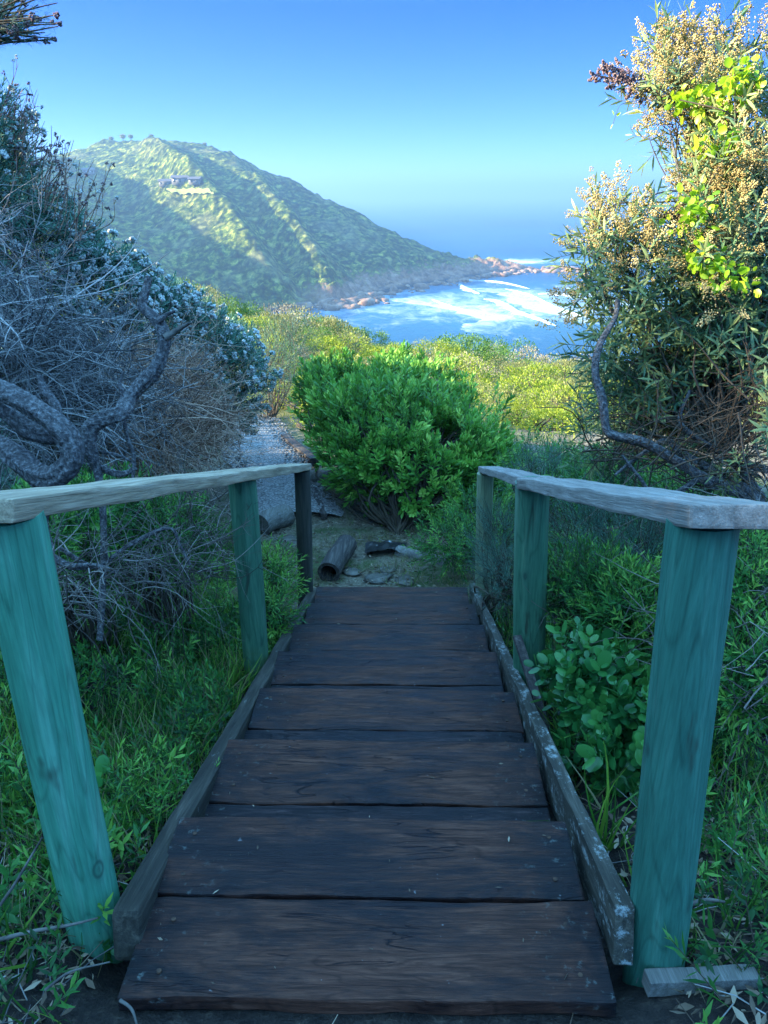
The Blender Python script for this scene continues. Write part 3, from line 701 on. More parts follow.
# ------------------------------------------------------------------ wooden steps and handrails
import bmesh
YAW = math.atan(.0275)
def stair_xy(s, y):     # s across from the flight's centre line
    return (-.07 + .0275*y + s*math.cos(YAW), y - s*math.sin(YAW))
def bevel_box(name, dims, mat, parent, loc, rot=(0, 0, 0), bev=.006, warp=.004, seed=0, cuts=10, taper=0):
    """board with rounded, slightly uneven edges; long axis = largest dim"""
    bm = bmesh.new(); bmesh.ops.create_cube(bm, size=1)
    for v in bm.verts: v.co = Vector((v.co.x*dims[0], v.co.y*dims[1], v.co.z*dims[2]))
    bmesh.ops.bevel(bm, geom=list(bm.edges), offset=bev, segments=2, profile=.6, affect='EDGES')
    ax = int(np.argmax(dims)); e = [ed for ed in bm.edges if abs((ed.verts[0].co-ed.verts[1].co)[ax]) > dims[ax]*.6]
    bmesh.ops.subdivide_edges(bm, edges=e, cuts=cuts, use_grid_fill=True)
    for v in bm.verts:
        q = v.co*1.0 + Vector((seed*3.7, seed*1.3, seed*7.1))
        v.co += Vector((noise.noise(q*6), noise.noise(q*6+Vector((9, 0, 0))), noise.noise(q*4+Vector((0, 9, 0)))))*warp
        q2 = v.co*25+Vector((seed*5., 0, 0)); 
        v.co += Vector((noise.noise(q2), noise.noise(q2+Vector((5, 0, 0))), noise.noise(q2+Vector((0, 5, 0)))))*warp*.35
    me = bpy.data.meshes.new(name); bm.to_mesh(me); bm.free(); me.materials.append(M[mat])
    o = bpy.data.objects.new(name, me); COL.objects.link(o); o.parent = parent
    pl = np.array(parent.location) if parent is not None else np.zeros(3)
    o.location = np.array(loc)-pl; o.rotation_euler = rot
    return o
steps = empty('wooden_steps', (0, 1.27, -.1), 'dark wet timber steps with seven wide treads leading down between the handrails', 'steps')
DW = .99
M['stain'] = M['tread']
sl_ = .306
for i in range(7):
    z = -.15*i; y0 = 1.03 + .49*i
    for j in range(2):
        yy = y0+.005+.245*j + .12; wy = .238 if j == 0 else .236
        if i > 0:
            sp_l = (.2, .235, .225, .24, .245, .235)[i-1]
            ya, yb = ((y0-.03, y0+sp_l) if j == 0 else (y0+sp_l+.007, y0+.487)); wy = yb-ya; yy = (ya+yb)/2
        x, y = stair_xy(rs.randn()*.004-(.012 if i == 0 else .004), yy)
        bevel_box('tread', (DW + .012 + rs.randn()*.006 + (.015 if i == 0 else 0), wy, .042), 'tread_shade' if (i > 0 and j == 0) else 'tread', steps, (x, y, z-.021+rs.randn()*.002), (rs.randn()*.006, rs.randn()*.003, -YAW+rs.randn()*.003), .005, .006, i*2+j+1, 24)  # near planks below a higher step get its shade painted as darker wood
M['nail'] = plainmat('rusty_nail_heads', [(.3, (.02, .014, .01)), (.7, (.12, .06, .035))], 60, .6, .2, .001)
treads = [o for o in steps.children if o.name.startswith('tread')]
for o in treads:
    dm = max(abs(v.co.y) for v in o.data.vertices)
    for sx_ in (-.445, .445):
        for sy_ in (-.5, .5):
            p0 = Vector((sx_+rs.randn()*.006, sy_*dm+rs.randn()*.004, .021)); p0 = np.array(p0)
            g = Geo(); tube(g, [p0-[0, 0, .01], p0+[0, 0, .0015]], [.0055, .0055], 8, .5, 'nail')
            n_o = g.build('nail_head'); n_o.parent = o
for i in range(7):          # support cleat under each tread
    x, y = stair_xy(0, 1.03+.49*i+.25)
    bevel_box('tread_support', (DW-.02, .05, .08), 'log', steps, (x, y, -.15*i-.088), (0, 0, -YAW), .005, .003, 30+i, 8)
ang = math.atan(sl_)
def slope_board(name, s, y0, y1, zoff, wd, ht, mat, parent, bev, seed, warp=.006, xy=stair_xy):
    a = np.array([*xy(s, y0), -(y0-1.51)*sl_+zoff]); b = np.array([*xy(s, y1), -(y1-1.51)*sl_+zoff])
    mid = (a+b)/2; Ln = np.linalg.norm(b-a)
    return bevel_box(name, (wd, Ln, ht), mat, parent, mid, (-ang, 0, -YAW), bev, warp, seed, 60)
slope_board('stringer', .538, 1.15, 4.55, -.065, .042, .13, 'stringer', steps, .005, 41)
o = slope_board('stringer', -.535, 1.16, 4.55, -.095, .062, .12, 'stringer_d', steps, .014, 42, .004)
o['label'] = 'thicker chamfered beam with rotten dark end'
def post(name, pb, pt, r0_, r1_, mat, parent, label=None, seed=0, bow=.004):
    pb = np.array(pb, float); pt = np.array(pt, float)
    n_ = 24; sd = 28; V = []; ax = norm(pt-pb)
    x = norm(np.cross(ax, [0, 1, 0])); y = np.cross(ax, x)
    for i in range(n_+1):
        t = i/n_; c_ = pb*(1-t)+pt*t + x*math.sin(t*3+seed)*bow
        rr = r0_*(1-t)+r1_*t
        for k in range(sd):
            a = k*2*math.pi/sd
            q = rr*(1+.03*noise.noise(Vector((math.cos(a)*1.2, math.sin(a)*1.2, t*2.5+seed*3)))+.008*noise.noise(Vector((math.cos(a)*8, math.sin(a)*8, t*3+seed))))
            V.append(c_ + x*math.cos(a)*q + y*math.sin(a)*q)
    V = np.array(V); a = np.arange(sd); b = (a+1) % sd
    Fq = np.concatenate([np.stack([a+i*sd, b+i*sd, b+(i+1)*sd, a+(i+1)*sd], -1) for i in range(n_)])
    g = Geo(); g.add(V, Fq, .5, mat)
    top = np.vstack([V[-sd:], [pt]]); g.add(top, np.stack([a, b, np.full(sd, sd)], -1), .5, mat)
    o = g.build(name, parent, origin=pb, smooth=True)
    if label: o['label'] = label
    return o
def board(name, a, b, wd, th, mat, parent, seed=0, warp=.005, bev=.006, sideway=0.0):
    """board whose top-surface centre line runs a->b; end cuts square"""
    a = np.array(a, float); b = np.array(b, float); d = b-a; Ln = np.linalg.norm(d)
    yaw = math.atan2(-d[0], d[1]); pit = math.asin(d[2]/Ln)
    mid = (a+b)/2 - np.array([0, 0, th/2])
    return bevel_box(name, (wd, Ln, th), mat, parent, mid, (pit, sideway, yaw), bev, warp, seed, 60)
# left handrail
def pp(u, v, D): return P(u, v, D)
RW = .15; RT = .042
hl = empty('handrail', (-.68, 1.3, -.1), 'left handrail: tan weathered plank on turquoise front post and two darker posts', 'handrail')
post('post', (-.690, 1.29, -.22), (-.686, 1.275, .972), .064, .061, 'post_t', hl, 'bright turquoise leaning front post', 1)
pb = P(258, 676, 3.62); pt = P(241, 478, 3.30)
post('post', pb+[0, 0, -.15], pt, .060, .061, 'post_m', hl, 'mossy dark green middle post', 2)
pb = P(305, 606, 5.1); pt = P(302, 470, 4.74)
post('post', pb+[0, 0, -.15], pt, .052, .050, 'post_b', hl, 'dark brown far post', 3)
aL = np.array([-.628-RW/2, 1.195, 1.032]); bL = P(311, 465, 4.80) + np.array([-RW/2, .03, 0])
board('rail_board', aL, bL, RW, RT, 'rail', hl, 51)
# right handrail
hr_ = empty('handrail', (.6, 1.2, -.1), 'right handrail: grey plank in two lengths on teal posts of unequal thickness', 'handrail')
post('post', (.590, 1.165, -.22), (.576, 1.25, .955), .064, .062, 'post_d', hr_, 'thick teal front post with a dark knot', 5)
pb = P(531, 700, 3.34); pt = P(533, 482, 2.93)
post('post', pb+[0, 0, -.2], pt, .068, .067, 'post_m', hr_, 'stout green middle post', 6)
pb = P(484, 598, 5.1); pt = P(485, 473, 4.76)
post('post', pb+[0, 0, -.15], pt, .052, .052, 'post_l', hr_, 'thin pale far post in the sun', 7)
j0 = P(519, 478, 2.90) + np.array([RW/2, 0, 0])
aR = np.array([.522+RW/2, 1.165, 1.017])
eR = P(478, 468, 4.82) + np.array([RW/2, .03, 0])
board('rail_board', aR, j0-np.array([0, .002, 0]), RW+.02, RT, 'railr', hr_, 52)
board('rail_board', j0+np.array([0, .002, 0]), eR, RW-.01, RT-.004, 'railr', hr_, 53)
# leaning slat against the middle post
g = Geo(); a = P(517, 636, 3.12); b = P(552, 748, 2.85)
br = empty('leaning_slat', b, 'thin dark wooden slat leaning against the stout middle post right of the steps', 'slat')
d_ = a-b; Ln = np.linalg.norm(d_)
o = bevel_box('slat_board', (.035, .02, Ln), 'log', br, (a+b)/2, (0, 0, 0), .003, .003, 61, 10)
o.rotation_euler = Vector(d_).to_track_quat('Z', 'Y').to_euler()
# short offcut by the right front post
q = np.array([.66, 1.10, ground_h(.66, 1.10)+.015])
o = bevel_box('timber_offcut', (.24, .035, .045), 'plog', None, q, (0, .03, .06), .003, .004, 62, 12)
tag(o, 'short bleached timber offcut lying at the foot of the right front post', 'offcut')
# ------------------------------------------------------------------ logs on the landing
def log(name, a, b, r, mat, label, hollow=False, n_=14, cat='log'):
    a = np.array(a, float); b = np.array(b, float); g = Geo()
    pts = [a*(1-t)+b*t + np.array([0, 0, .01*math.sin(t*5)]) for t in np.linspace(0, 1, n_)]
    rad = [r*(1+.05*noise.noise(Vector((t*4, r*30, 0)))) for t in np.linspace(0, 1, n_)]
    tube(g, pts, rad, 20, .5, mat, caps=not hollow, wob=.03)
    if hollow:
        tube(g, [p for p in pts], [q*.72 for q in rad], 20, .5, mat, caps=False, wob=.03)
        ax = norm(b-a); x = norm(np.cross(ax, [0, 0, 1.])); y = np.cross(x, ax); an = np.arange(20)*2*math.pi/20
        for p, rr in ((pts[0], rad[0]), (pts[-1], rad[-1])):
            ro = np.array([p+(x*math.cos(k)+y*math.sin(k))*rr*1.01 for k in an]); ri = np.array([p+(x*math.cos(k)+y*math.sin(k))*rr*.7 for k in an])
            k = np.arange(20); g.add(np.vstack([ro, ri]), np.stack([k, (k+1) % 20, (k+1) % 20+20, k+20], -1), .5, mat)
    o = g.build(name, origin=(a+b)/2, smooth=False)
    return tag(o, label, cat)
def on_ground(u, v, lift=0):
    d = fwd + right*(u-384)/F + upv*(512-v)/F
    lo = 0.3
    for t in np.arange(.3, 60, .02):
        p = CAM+d*t
        if p[2] < ground_h(p[0], p[1]): return np.array([p[0], p[1], ground_h(p[0], p[1])+lift])
    return CAM+d*60
a = on_ground(329, 582, .075); b = on_ground(347, 552, .075)
log('round_log', a, b, .085, 'log', 'dark split log with hollow end lying at the bottom of the steps', True)
a = on_ground(262, 533, .07); b = on_ground(283, 523, .07)
log('round_log', a, b+(b-a)*.2, .10, 'plog', 'pale bluish log stub left of the brown far post')
a = on_ground(300, 484, .07); b = on_ground(343, 484, .07)
log('round_log', a, b, .062, 'plog', 'small round log laid level across the end of the gravel path')
a = on_ground(398, 553, .0); b = on_ground(446, 563, -.01)
log('round_log', a, b, .06, 'plog', 'flat bleached log half sunk in the dirt landing')
def tim(a, b, label, w_=.10, h_=.09):
    a = on_ground(*a, .03); b = on_ground(*b, .03); d = b-a
    o = bevel_box('edging_timber', (w_, np.linalg.norm(d), h_), 'log', None, (a+b)/2, (math.asin(d[2]/np.linalg.norm(d)), 0, math.atan2(-d[0], d[1])), .01, .012, abs(a[0])*9, 16)
    return tag(o, label, 'timber')
tim((315, 466), (285, 440), 'rotten edging timber along the right side of the gravel path nearest the bush')
tim((332, 452), (300, 427), 'edging timber half under the green bush beside the gravel path')
tim((324, 520), (312, 488), 'long narrow edging timber running from the hollow log towards the path', .06, .06)
tim((322, 418), (282, 407), 'upper timber across the far bend of the gravel path', .08, .08)
tim((300, 409), (270, 399), 'farthest weathered timber at the bend of the gravel path', .08, .08)
# stone pavers
for k, (u, v, r_) in enumerate([(378, 578, .12), (352, 572, .09), (404, 582, .10), (388, 570, .08), (300, 545, .10), (287, 540, .09), (262, 580, .08)]):
    q = on_ground(u, v, .005); V, Fq = rockV(1.0)
    g = Geo(); a_ = rs.rand()*3
    A = np.array([[math.cos(a_), -math.sin(a_), 0], [math.sin(a_), math.cos(a_), 0], [0, 0, .10]])*r_*.8
    g.add(xf(V, A, q), Fq, .5, 'paver')
    tag(g.build('flat_stone', origin=q, smooth=True), 'flat worn stone set in the dirt at the foot of the steps', 'stone', 'flat stones at the foot of the steps')
# torn plastic / dark scrap by the log
g = Geo(); q = on_ground(386, 552, .03); n1 = 14; V = []
for i in range(n1):
    for j in range(8):
        x = (i/(n1-1)-.5)*.34; y = (j/7-.5)*.2
        V.append(q+np.array([x, y, .03*noise.noise(Vector((x*14, y*14, 3)))+.03-abs(x)*.15]))
ii = np.arange(n1*8).reshape(n1, 8)
g.add(V, np.stack([ii[:-1, :-1], ii[1:, :-1], ii[1:, 1:], ii[:-1, 1:]], -1).reshape(-1, 4), .5, 'blackplastic')
tag(g.build('plastic_scrap', origin=q, smooth=True), 'crumpled black scrap with white flecks beside the bleached sunken log', 'scrap')
# ------------------------------------------------------------------ plants
def stems_for(g, base, pts, n, r=.012, mat='stem', sag=.0, sides=5):
    idx = rs.choice(len(pts), min(n, len(pts)), replace=False)
    for i in idx:
        e = pts[i]; b = base + np.array([rs.randn()*.05, rs.randn()*.05, 0])
        m1 = b*.6+e*.4 + rs.randn(3)*.08*np.linalg.norm(e-b); m2 = b*.25+e*.75 + rs.randn(3)*.05*np.linalg.norm(e-b)
        ln = smooth_pts([b, m1, m2, e], 4); tube(g, ln, np.linspace(r, r*.2, len(ln)), sides, rs.rand(), mat, caps=False)
# --- centre green bush
def cull(p, d, fac=.25):
    """drop most of what faces away from the steps' side and lies hidden inside"""
    return p, d
cb = [blob(402, 432, 6.9, 84, 62, 76), blob(352, 408, 7.3, 50, 40, 54), blob(450, 440, 6.9, 66, 52, 60), blob(390, 400, 7.5, 62, 38, 56), blob(440, 408, 7.5, 50, 34, 50), blob(372, 455, 6.6, 34, 32, 40), blob(425, 466, 6.6, 62, 36, 48), blob(475, 465, 6.8, 44, 42, 44), blob(325, 388, 7.8, 34, 28, 30), blob(385, 374, 7.8, 40, 26, 36), blob(425, 378, 7.7, 32, 22, 30), blob(350, 378, 7.9, 30, 20, 30), blob(500, 448, 7.0, 22, 26, 30)]
base = on_ground(400, 530)
cb = [(b[0]+np.array([-.04, .12, -.15-.12*max(0, b[0][2]-.0)]), b[1]*np.array([.9, .95, .86])) for b in cb]
root = empty('green_bush', base, 'dense bright green bush with upright paddle leaves in the centre behind the landing', 'bush')
TP = [sprig(15, .15, leaf(.065, .022, .12, 3, .2, 'paddle'), (8, 62), 'cbush', .003, 'stem', .1) for _ in range(5)]
p_, d_ = sample_blobs(cb, 5600, .45, 1.1)
lv = lump(p_, 2.6, 1); keep = lv > -.24; p_, d_, lv = p_[keep], d_[keep], lv[keep]
p_ = p_ + d_*(lv*.2)[:, None]
g = Geo(); ch = rs.randint(5, size=len(p_)); fr = frames(d_, .6+.6*rs.rand(len(p_)))
for k in range(5): g.scatter(TP[k], fr[ch == k], p_[ch == k], np.clip(.45+.5*rs.randn(len(p_))*.5, 0, 1)[ch == k])
g.build('foliage', root)
g = Geo(); stems_for(g, base, p_, 260, .016); g.build('stems', root)
# --- left flowering bush
fb_px = [(-62, 150, 5.0, 78), (-32, 204, 5.1, 70), (6, 252, 5.4, 66), (46, 282, 5.7, 62), (88, 308, 6.0, 58), (128, 330, 6.4, 54), (166, 350, 6.8, 52), (200, 366, 7.3, 48), (222, 386, 7.8, 42), (236, 352, 8.2, 26)]
fb = [blob(u, v, D, r) for u, v, D, r in fb_px]
qb = P(60, 420, 6.4); base = np.array([qb[0], qb[1], ground_h(qb[0], qb[1])])
root = empty('flowering_bush', base, 'grey-green bush covered in small white flower heads on the bank left of the steps', 'bush')
def flsprig(fl=True):
    s = sprig(16, .13, leaf(.042, .009, .1, 2, .2), (12, 65), 'silver', .002, 'stem', .15)
    if fl:
        s += [balls(17, .026, .0105, 'flower', (0, 0, .138), (1, 1, .5))]
    return s
TF = [flsprig() for _ in range(4)]; TN = [flsprig(False) for _ in range(2)]
p_, d_ = sample_blobs(fb, 9500, .35, .5)
lv = lump(p_, 2.6, 1); keep = lv > -.42; p_, d_, lv = p_[keep], d_[keep], lv[keep]
p_ = p_ + d_*(lv*.15)[:, None]
pu = lump(p_, 1.3, 1)
g = Geo(); gf = Geo(); ch = np.where((rs.rand(len(p_)) < .30+pu*.8), rs.randint(4, size=len(p_)), 4+rs.randint(2, size=len(p_)))
fr = frames(d_, .8+.6*rs.rand(len(p_)))
for k in range(6):
    s_ = (TF+TN)[k]; msk = ch == k
    rr_ = rs.rand(len(p_))[msk]
    g.scatter(s_[:2], fr[msk], p_[msk], rr_)
    if len(s_) > 2: gf.scatter(s_[2:], fr[msk], p_[msk], rr_)
g.build('foliage', root); gf.build('flower_heads', root)
g = Geo(); stems_for(g, base, p_, 160, .02, 'stem'); g.build('stems', root)
# --- dead thicket: arching grey twigs
def thicket(blobs, n, lenr, r, mat, down=.0, g=None, curl=.5, kids=3, seedbase=None):
    g = g or Geo()
    C = np.array([b[0] for b in blobs]); Rr = np.array([b[1] for b in blobs]); pr = Rr.prod(1)**.66; pr /= pr.sum()
    for _ in range(n):
        k = rs.choice(len(blobs), p=pr)
        d = rs.randn(3); d /= np.linalg.norm(d); p = C[k]+d*Rr[k]*rs.rand()**.45
        h = rs.randn(3)+np.array([.5, -.1, .35]); h /= np.linalg.norm(h)
        Ln = lenr*(.5+rs.rand()); ns = 7; pts = [p]
        bendv = rs.randn(3)*curl + np.array([0, 0, -down])
        for i in range(ns):
            h = h + bendv/ns + rs.randn(3)*.12; h /= np.linalg.norm(h); p = p+h*Ln/ns; pts.append(p)
        pts = np.array(pts); rn = rs.rand(); rd = r*(.5+rs.rand())
        tube(g, pts, np.linspace(rd, rd*.3, len(pts)), 4, rn, mat, caps=False)
        for j in range(kids):
            i = rs.randint(2, ns); hh = norm(pts[i]-pts[i-1]+rs.randn(3)*.06)
            hh = norm(hh*0.8 + rs.randn(3)*.5); L2 = Ln*(.2+.3*rs.rand()); q = pts[i]; cp = [q]
            for s in range(3):
                hh = norm(hh+rs.randn(3)*.2); q = q+hh*L2/3; cp.append(q)
            tube(g, cp, np.linspace(rd*.5, rd*.15, 4), 3, rn, mat, caps=False)
    return g
tb = [blob(0, 320, 4.0, 58), blob(60, 360, 4.3, 62), blob(-30, 380, 3.8, 70), blob(110, 385, 4.8, 46), blob(30, 400, 4.0, 60), blob(-20, 260, 4.4, 40), blob(80, 420, 4.4, 50)]
g = thicket(tb, 980, .5, .0042, 'twig', .5, kids=4)
q = P(30, 470, 4); ba = np.array([q[0], q[1], ground_h(q[0], q[1])])
o = tag(g.build('dead_thicket', origin=ba), 'tangle of bare silvery grey twigs below the white-flowered bush', 'thicket')
tb = [blob(150, 400, 5.4, 50, 42), blob(182, 420, 6.0, 44, 36), blob(130, 450, 4.9, 45, 40), blob(205, 430, 6.6, 24, 34), blob(170, 450, 5.6, 42, 32), blob(160, 370, 5.8, 40, 30)]
g = thicket(tb, 1100, .42, .0042, 'btwig', .2, kids=4)
q = P(180, 470, 5.6); ba = np.array([q[0], q[1], ground_h(q[0], q[1])])
tag(g.build('dead_thicket', origin=ba), 'reddish brown leafless brush between the twisted trunk and the gravel path', 'thicket')
# low grey twig tangle under the left handrail
tb = [blob(120, 570, 2.9, 60, 45), blob(60, 590, 2.5, 55, 40), blob(180, 560, 3.3, 45, 45), blob(200, 520, 3.9, 30, 35)]
g = thicket(tb, 300, .28, .0022, 'dtwig', .3, kids=3)
q = on_ground(130, 640); tag(g.build('dead_brush', origin=q), 'low tangle of fine grey twigs behind the left handrail posts', 'brush')
tb = [blob(700, 640, 2.6, 60, 60), blob(740, 560, 2.8, 50, 60), blob(760, 700, 2.2, 40, 50), blob(600, 620, 3.3, 40, 40)]
g = thicket(tb, 420, .3, .0024, 'dtwig', .3, kids=3)
q = on_ground(720, 760); tag(g.build('dead_brush', origin=q), 'dry grey twigs tangled to the right of the teal front post', 'brush')
# --- twisted trunks
def trunk(g, px, D, r, mat='bark', sides=10, dd=0, knob=.25, k=6):
    D = np.broadcast_to(np.asarray(D, float), (len(px),))
    pts = smooth_pts([P(u, v, d) for (u, v), d in zip(px, D)], k)
    n_ = len(pts); rr = np.interp(np.linspace(0, 1, n_), np.linspace(0, 1, len(r)), r)
    rr = rr*(1+knob*np.array([noise.noise(Vector(p)*9) for p in pts]))
    tube(g, pts, rr, sides*2, .5, mat, wob=.10, ridge=.2)
DT = 2.55
q = P(60, 560, DT); q[2] = ground_h(q[0], q[1])
root = empty('twisted_trunk', q, 'thick looping grey trunk with cracked bark curling just behind the left rail', 'trunk')
g = Geo()
trunk(g, [(-60, 372), (-20, 380), (0, 390), (26, 404), (52, 421), (70, 442), (71, 463), (56, 478), (39, 476), (23, 464), (10, 453), (-8, 440), (-40, 425)], [DT, DT, DT, DT-.03, DT-.05, DT-.05, DT-.05, DT-.02, DT+.03, DT+.08, DT+.12, DT+.18, DT+.25], [.028, .03, .034, .036, .04, .036, .03], sides=14)
trunk(g, [(-20, 398), (0, 406), (16, 419), (34, 432), (60, 440)], [DT+.08]*5, [.024, .03, .03, .02], sides=10)
trunk(g, [(60, 470), (50, 500), (44, 522), (52, 556), (48, 620), (50, 700)], [DT+.02, DT+.1, DT+.15, DT+.15, DT+.1, DT], [.024, .014, .012, .012, .012], sides=8)
g.build('trunk', root, smooth=True)
g = Geo(); trunk(g, [(39, 375), (44, 390), (55, 406), (60, 428)], [DT+.02]*4, [.008, .014, .018, .016]); g.build('branch', root, smooth=True)
g = Geo(); trunk(g, [(50, 556), (70, 566), (95, 566), (118, 572)], DT+.1, [.014, .012, .007]); g.build('branch', root, smooth=True)
g = Geo(); trunk(g, [(60, 548), (95, 566), (130, 545), (168, 528), (180, 545), (190, 565)], DT+.3, [.008, .008, .006, .004]); g.build('branch', root, smooth=True)
DB = 2.9
q = P(96, 560, DB); q[2] = ground_h(q[0], q[1])
root = empty('twisted_trunk', q, 'slender dark S-shaped trunk with broken tip standing in front of the brown brush', 'trunk')
g = Geo(); trunk(g, [(100, 640), (104, 560), (102, 500), (96, 468), (88, 447), (90, 429), (104, 419), (122, 413), (130, 398), (146, 380), (159, 362), (164, 338), (156, 320), (143, 307), (146, 291), (149, 277)], [DB]*4+[DB-.03]*4+[DB+.05]*8, [.012, .012, .016, .03, .03, .027, .025, .022, .02, .018, .012], sides=12)
g.build('trunk', root, smooth=True)
for pl, r_ in (([(165, 338), (176, 331), (189, 323)], [.013, .01, .006]), ([(158, 322), (166, 315), (175, 311)], [.012, .009, .006]), ([(122, 413), (128, 440), (134, 455), (133, 478)], [.008, .007, .006]), ([(98, 466), (110, 472), (124, 474), (136, 468)], [.014, .013, .008]), ([(100, 452), (118, 455), (136, 464)], [.006, .004]), ([(128, 400), (120, 385), (124, 372)], [.010, .007, .003])):
    g = Geo(); trunk(g, pl, DB+.03, r_, 'bark' if r_[0] != .013 else 'drywood', sides=8); g.build('branch', root, smooth=True)
# --- overhanging branch at top left
q = P(-50, 20, 2.4); root = empty('overhanging_branch', q, 'dark twiggy branch with dull red flower heads poking in at the top left corner', 'branch')
g = Geo(); gl = Geo(); gf = Geo()
tips = []
for k in range(95):
    a = P(-60, 10+rs.randn()*8, 2.4); e = P(rs.uniform(-15, 60), rs.uniform(-12, 42) if True else 0, 2.4+rs.randn()*.12)
    if e[0] > P(35, 0, 2.4)[0] and rs.rand() < .5: continue
    mid = (a+e)/2 + np.array([0, 0, -.03])+rs.randn(3)*.02
    ln = smooth_pts([a, mid, e], 5); tube(g, ln, np.linspace(.005, .0015, len(ln)), 4, .2, 'stem', caps=False); tips.append(e)
    dd = norm(ln[-1]-ln[-4]); m_ = 44
    t_ = rs.rand(m_); pos = ln[(5+t_*5).astype(int)]+rs.randn(m_, 3)*.004
    lq = leaf(.026, .0045, .0, 1, .1); gl.scatter([(lq[0], lq[1], 'silver', 0)], frames(dd+rs.randn(m_, 3)*.55, 1), pos, rs.rand(m_)*.4)
    if rs.rand() < .6:
        bb = balls(14, .010, .0045, 'seedp'); gf = Geo(); gf.scatter([bb], frames(dd[None]), e[None], np.array([.4])); gf.build('flower_head', root)
g.build('twigs', root); gl.build('leaves', root)
# bare tips sticking out of the flowering bush towards the sky
g = Geo()
for k in range(60):
    t = rs.rand(); u0 = 5+t*95+rs.randn()*6; v0 = 110+t*115+rs.randn()*8
    a = P(u0-12, v0+25, 4.9); e = P(u0+rs.uniform(-8, 16), v0-rs.uniform(8, 48), 4.9+rs.randn()*.1)
    ln = smooth_pts([a, (a+e)/2+rs.randn(3)*.03, e], 4); tube(g, ln, np.linspace(.004, .0015, len(ln)), 4, rs.rand()*.5, 'btwig', caps=False)
    for j in range(3):
        i = rs.randint(3, 8); b_ = ln[i]+norm(rs.randn(3)+[.1, 0, .8])*rs.uniform(.04, .12); tube(g, [ln[i], b_], [.002, .001], 3, rs.rand()*.5, 'btwig', caps=False)
        bb = balls(8, .012, .006, 'seedp' if rs.rand() < .6 else 'flower'); g.scatter([bb], frames(np.array([[0, 0, 1.]])), b_[None], np.array([rs.rand()]))
tag(g.build('bare_twigs', origin=P(0, 200, 5)), 'thin bare twigs with dried heads rising above the left bush against the sky', 'twigs')
# --- right tree with seed heads
rb_leaf = [blob(695, 335, 3.5, 80, 62), blob(660, 295, 3.3, 48, 42), blob(745, 300, 3.3, 55, 80), blob(630, 350, 3.4, 34, 48), blob(720, 400, 3.3, 70, 55), blob(660, 400, 3.6, 60, 45), blob(745, 230, 3.3, 45, 70), blob(722, 200, 3.4, 36, 50), blob(742, 125, 3.4, 34, 48), blob(607, 275, 3.3, 14, 38), blob(760, 450, 3.1, 50, 45), blob(610, 440, 4.0, 40, 26), blob(712, 110, 3.4, 24, 26)]
q = on_ground(748, 560); base = q + np.array([.25, .3, 0]); base[2] = ground_h(base[0], base[1])
root = empty('seeding_tree', base, 'small tree with narrow grey-green leaves and golden seed heads behind the right rail', 'tree')
TL = [sprig(13, .15, leaf(.06, .010, .22, 3, .25), (22, 80), 'lance', .002, 'stem', .1, bend=.02) for _ in range(5)]
p_, d_ = sample_blobs(rb_leaf, 1750, .75, .3, False)
lv = lump(p_, 2.6, 1); keep = lv > -.2; p_, d_ = p_[keep], d_[keep]
g = Geo(); ch = rs.randint(5, size=len(p_)); fr = frames(d_, .75+.5*rs.rand(len(p_)))
for k in range(5): g.scatter(TL[k], fr[ch == k], p_[ch == k], rs.rand((ch == k).sum()))
g.build('foliage', root)
leafpts = p_
# seed heads on the outside, mostly high and to the left
sb = [blob(655, 90, 3.35, 22, 38), blob(672, 60, 3.4, 26, 26), blob(695, 50, 3.4, 26, 20), blob(688, 126, 3.35, 22, 30), blob(672, 125, 3.3, 10, 16), blob(690, 90, 3.3, 30, 30), blob(720, 60, 3.4, 30, 22), blob(762, 45, 3.3, 14, 24),
      blob(700, 190, 3.3, 14, 20), blob(710, 175, 3.2, 22, 20), blob(735, 190, 3.15, 26, 26), blob(755, 160, 3.1, 22, 40), blob(750, 240, 3.1, 26, 34),
      blob(594, 205, 3.3, 9, 18), blob(618, 205, 3.3, 12, 14), blob(600, 235, 3.25, 14, 22), blob(636, 236, 3.2, 26, 20), blob(630, 255, 3.2, 26, 22), blob(668, 222, 3.3, 20, 12), blob(585, 250, 3.3, 10, 16),
      blob(585, 290, 3.3, 16, 20), blob(572, 318, 3.35, 10, 14), blob(700, 260, 3.1, 34, 22), blob(740, 110, 3.2, 30, 30), blob(725, 300, 3.0, 24, 14), blob(712, 225, 3.15, 22, 18)]
def panicle(n, Ln, w_, br, mat):
    Vs = []; Fs = []; dr = []; OV, OF = octa(br); k = 0
    for i in range(n):
        t = rs.rand()**.8; a = rs.rand()*6.28; r_ = w_*(1-t*.75)*rs.rand()**.6
        Vs.append(OV*(.7+.7*rs.rand())+np.array([math.cos(a)*r_, math.sin(a)*r_, t*Ln])); Fs.append(OF+k); k += 6; dr.append(np.full(6, (rs.rand()-.5)*.7))
    return [(np.concatenate(Vs), np.concatenate(Fs), mat, np.concatenate(dr))]
TS = [panicle(72, .12, .036, .0031, 'seed') for _ in range(4)]
p_, d_ = sample_blobs(sb, 680, .8, .7, False)
g = Geo(); ch = rs.randint(4, size=len(p_)); fr = frames(d_, .7+.6*rs.rand(len(p_)))
for k in range(4): g.scatter(TS[k], fr[ch == k], p_[ch == k], np.clip(.5+.25*rs.randn((ch == k).sum()), 0, 1))
g.build('seed_heads', root)
sp_ = p_
# few leaves among them
g = Geo(); p2, d2 = sample_blobs(sb, 160, .9, .3, False)
ch = rs.randint(5, size=len(p2)); fr = frames(d2, .8+.4*rs.rand(len(p2)))
for k in range(5): g.scatter(TL[k], fr[ch == k], p2[ch == k], .4+.6*rs.rand((ch == k).sum()))
g.build('foliage', root)
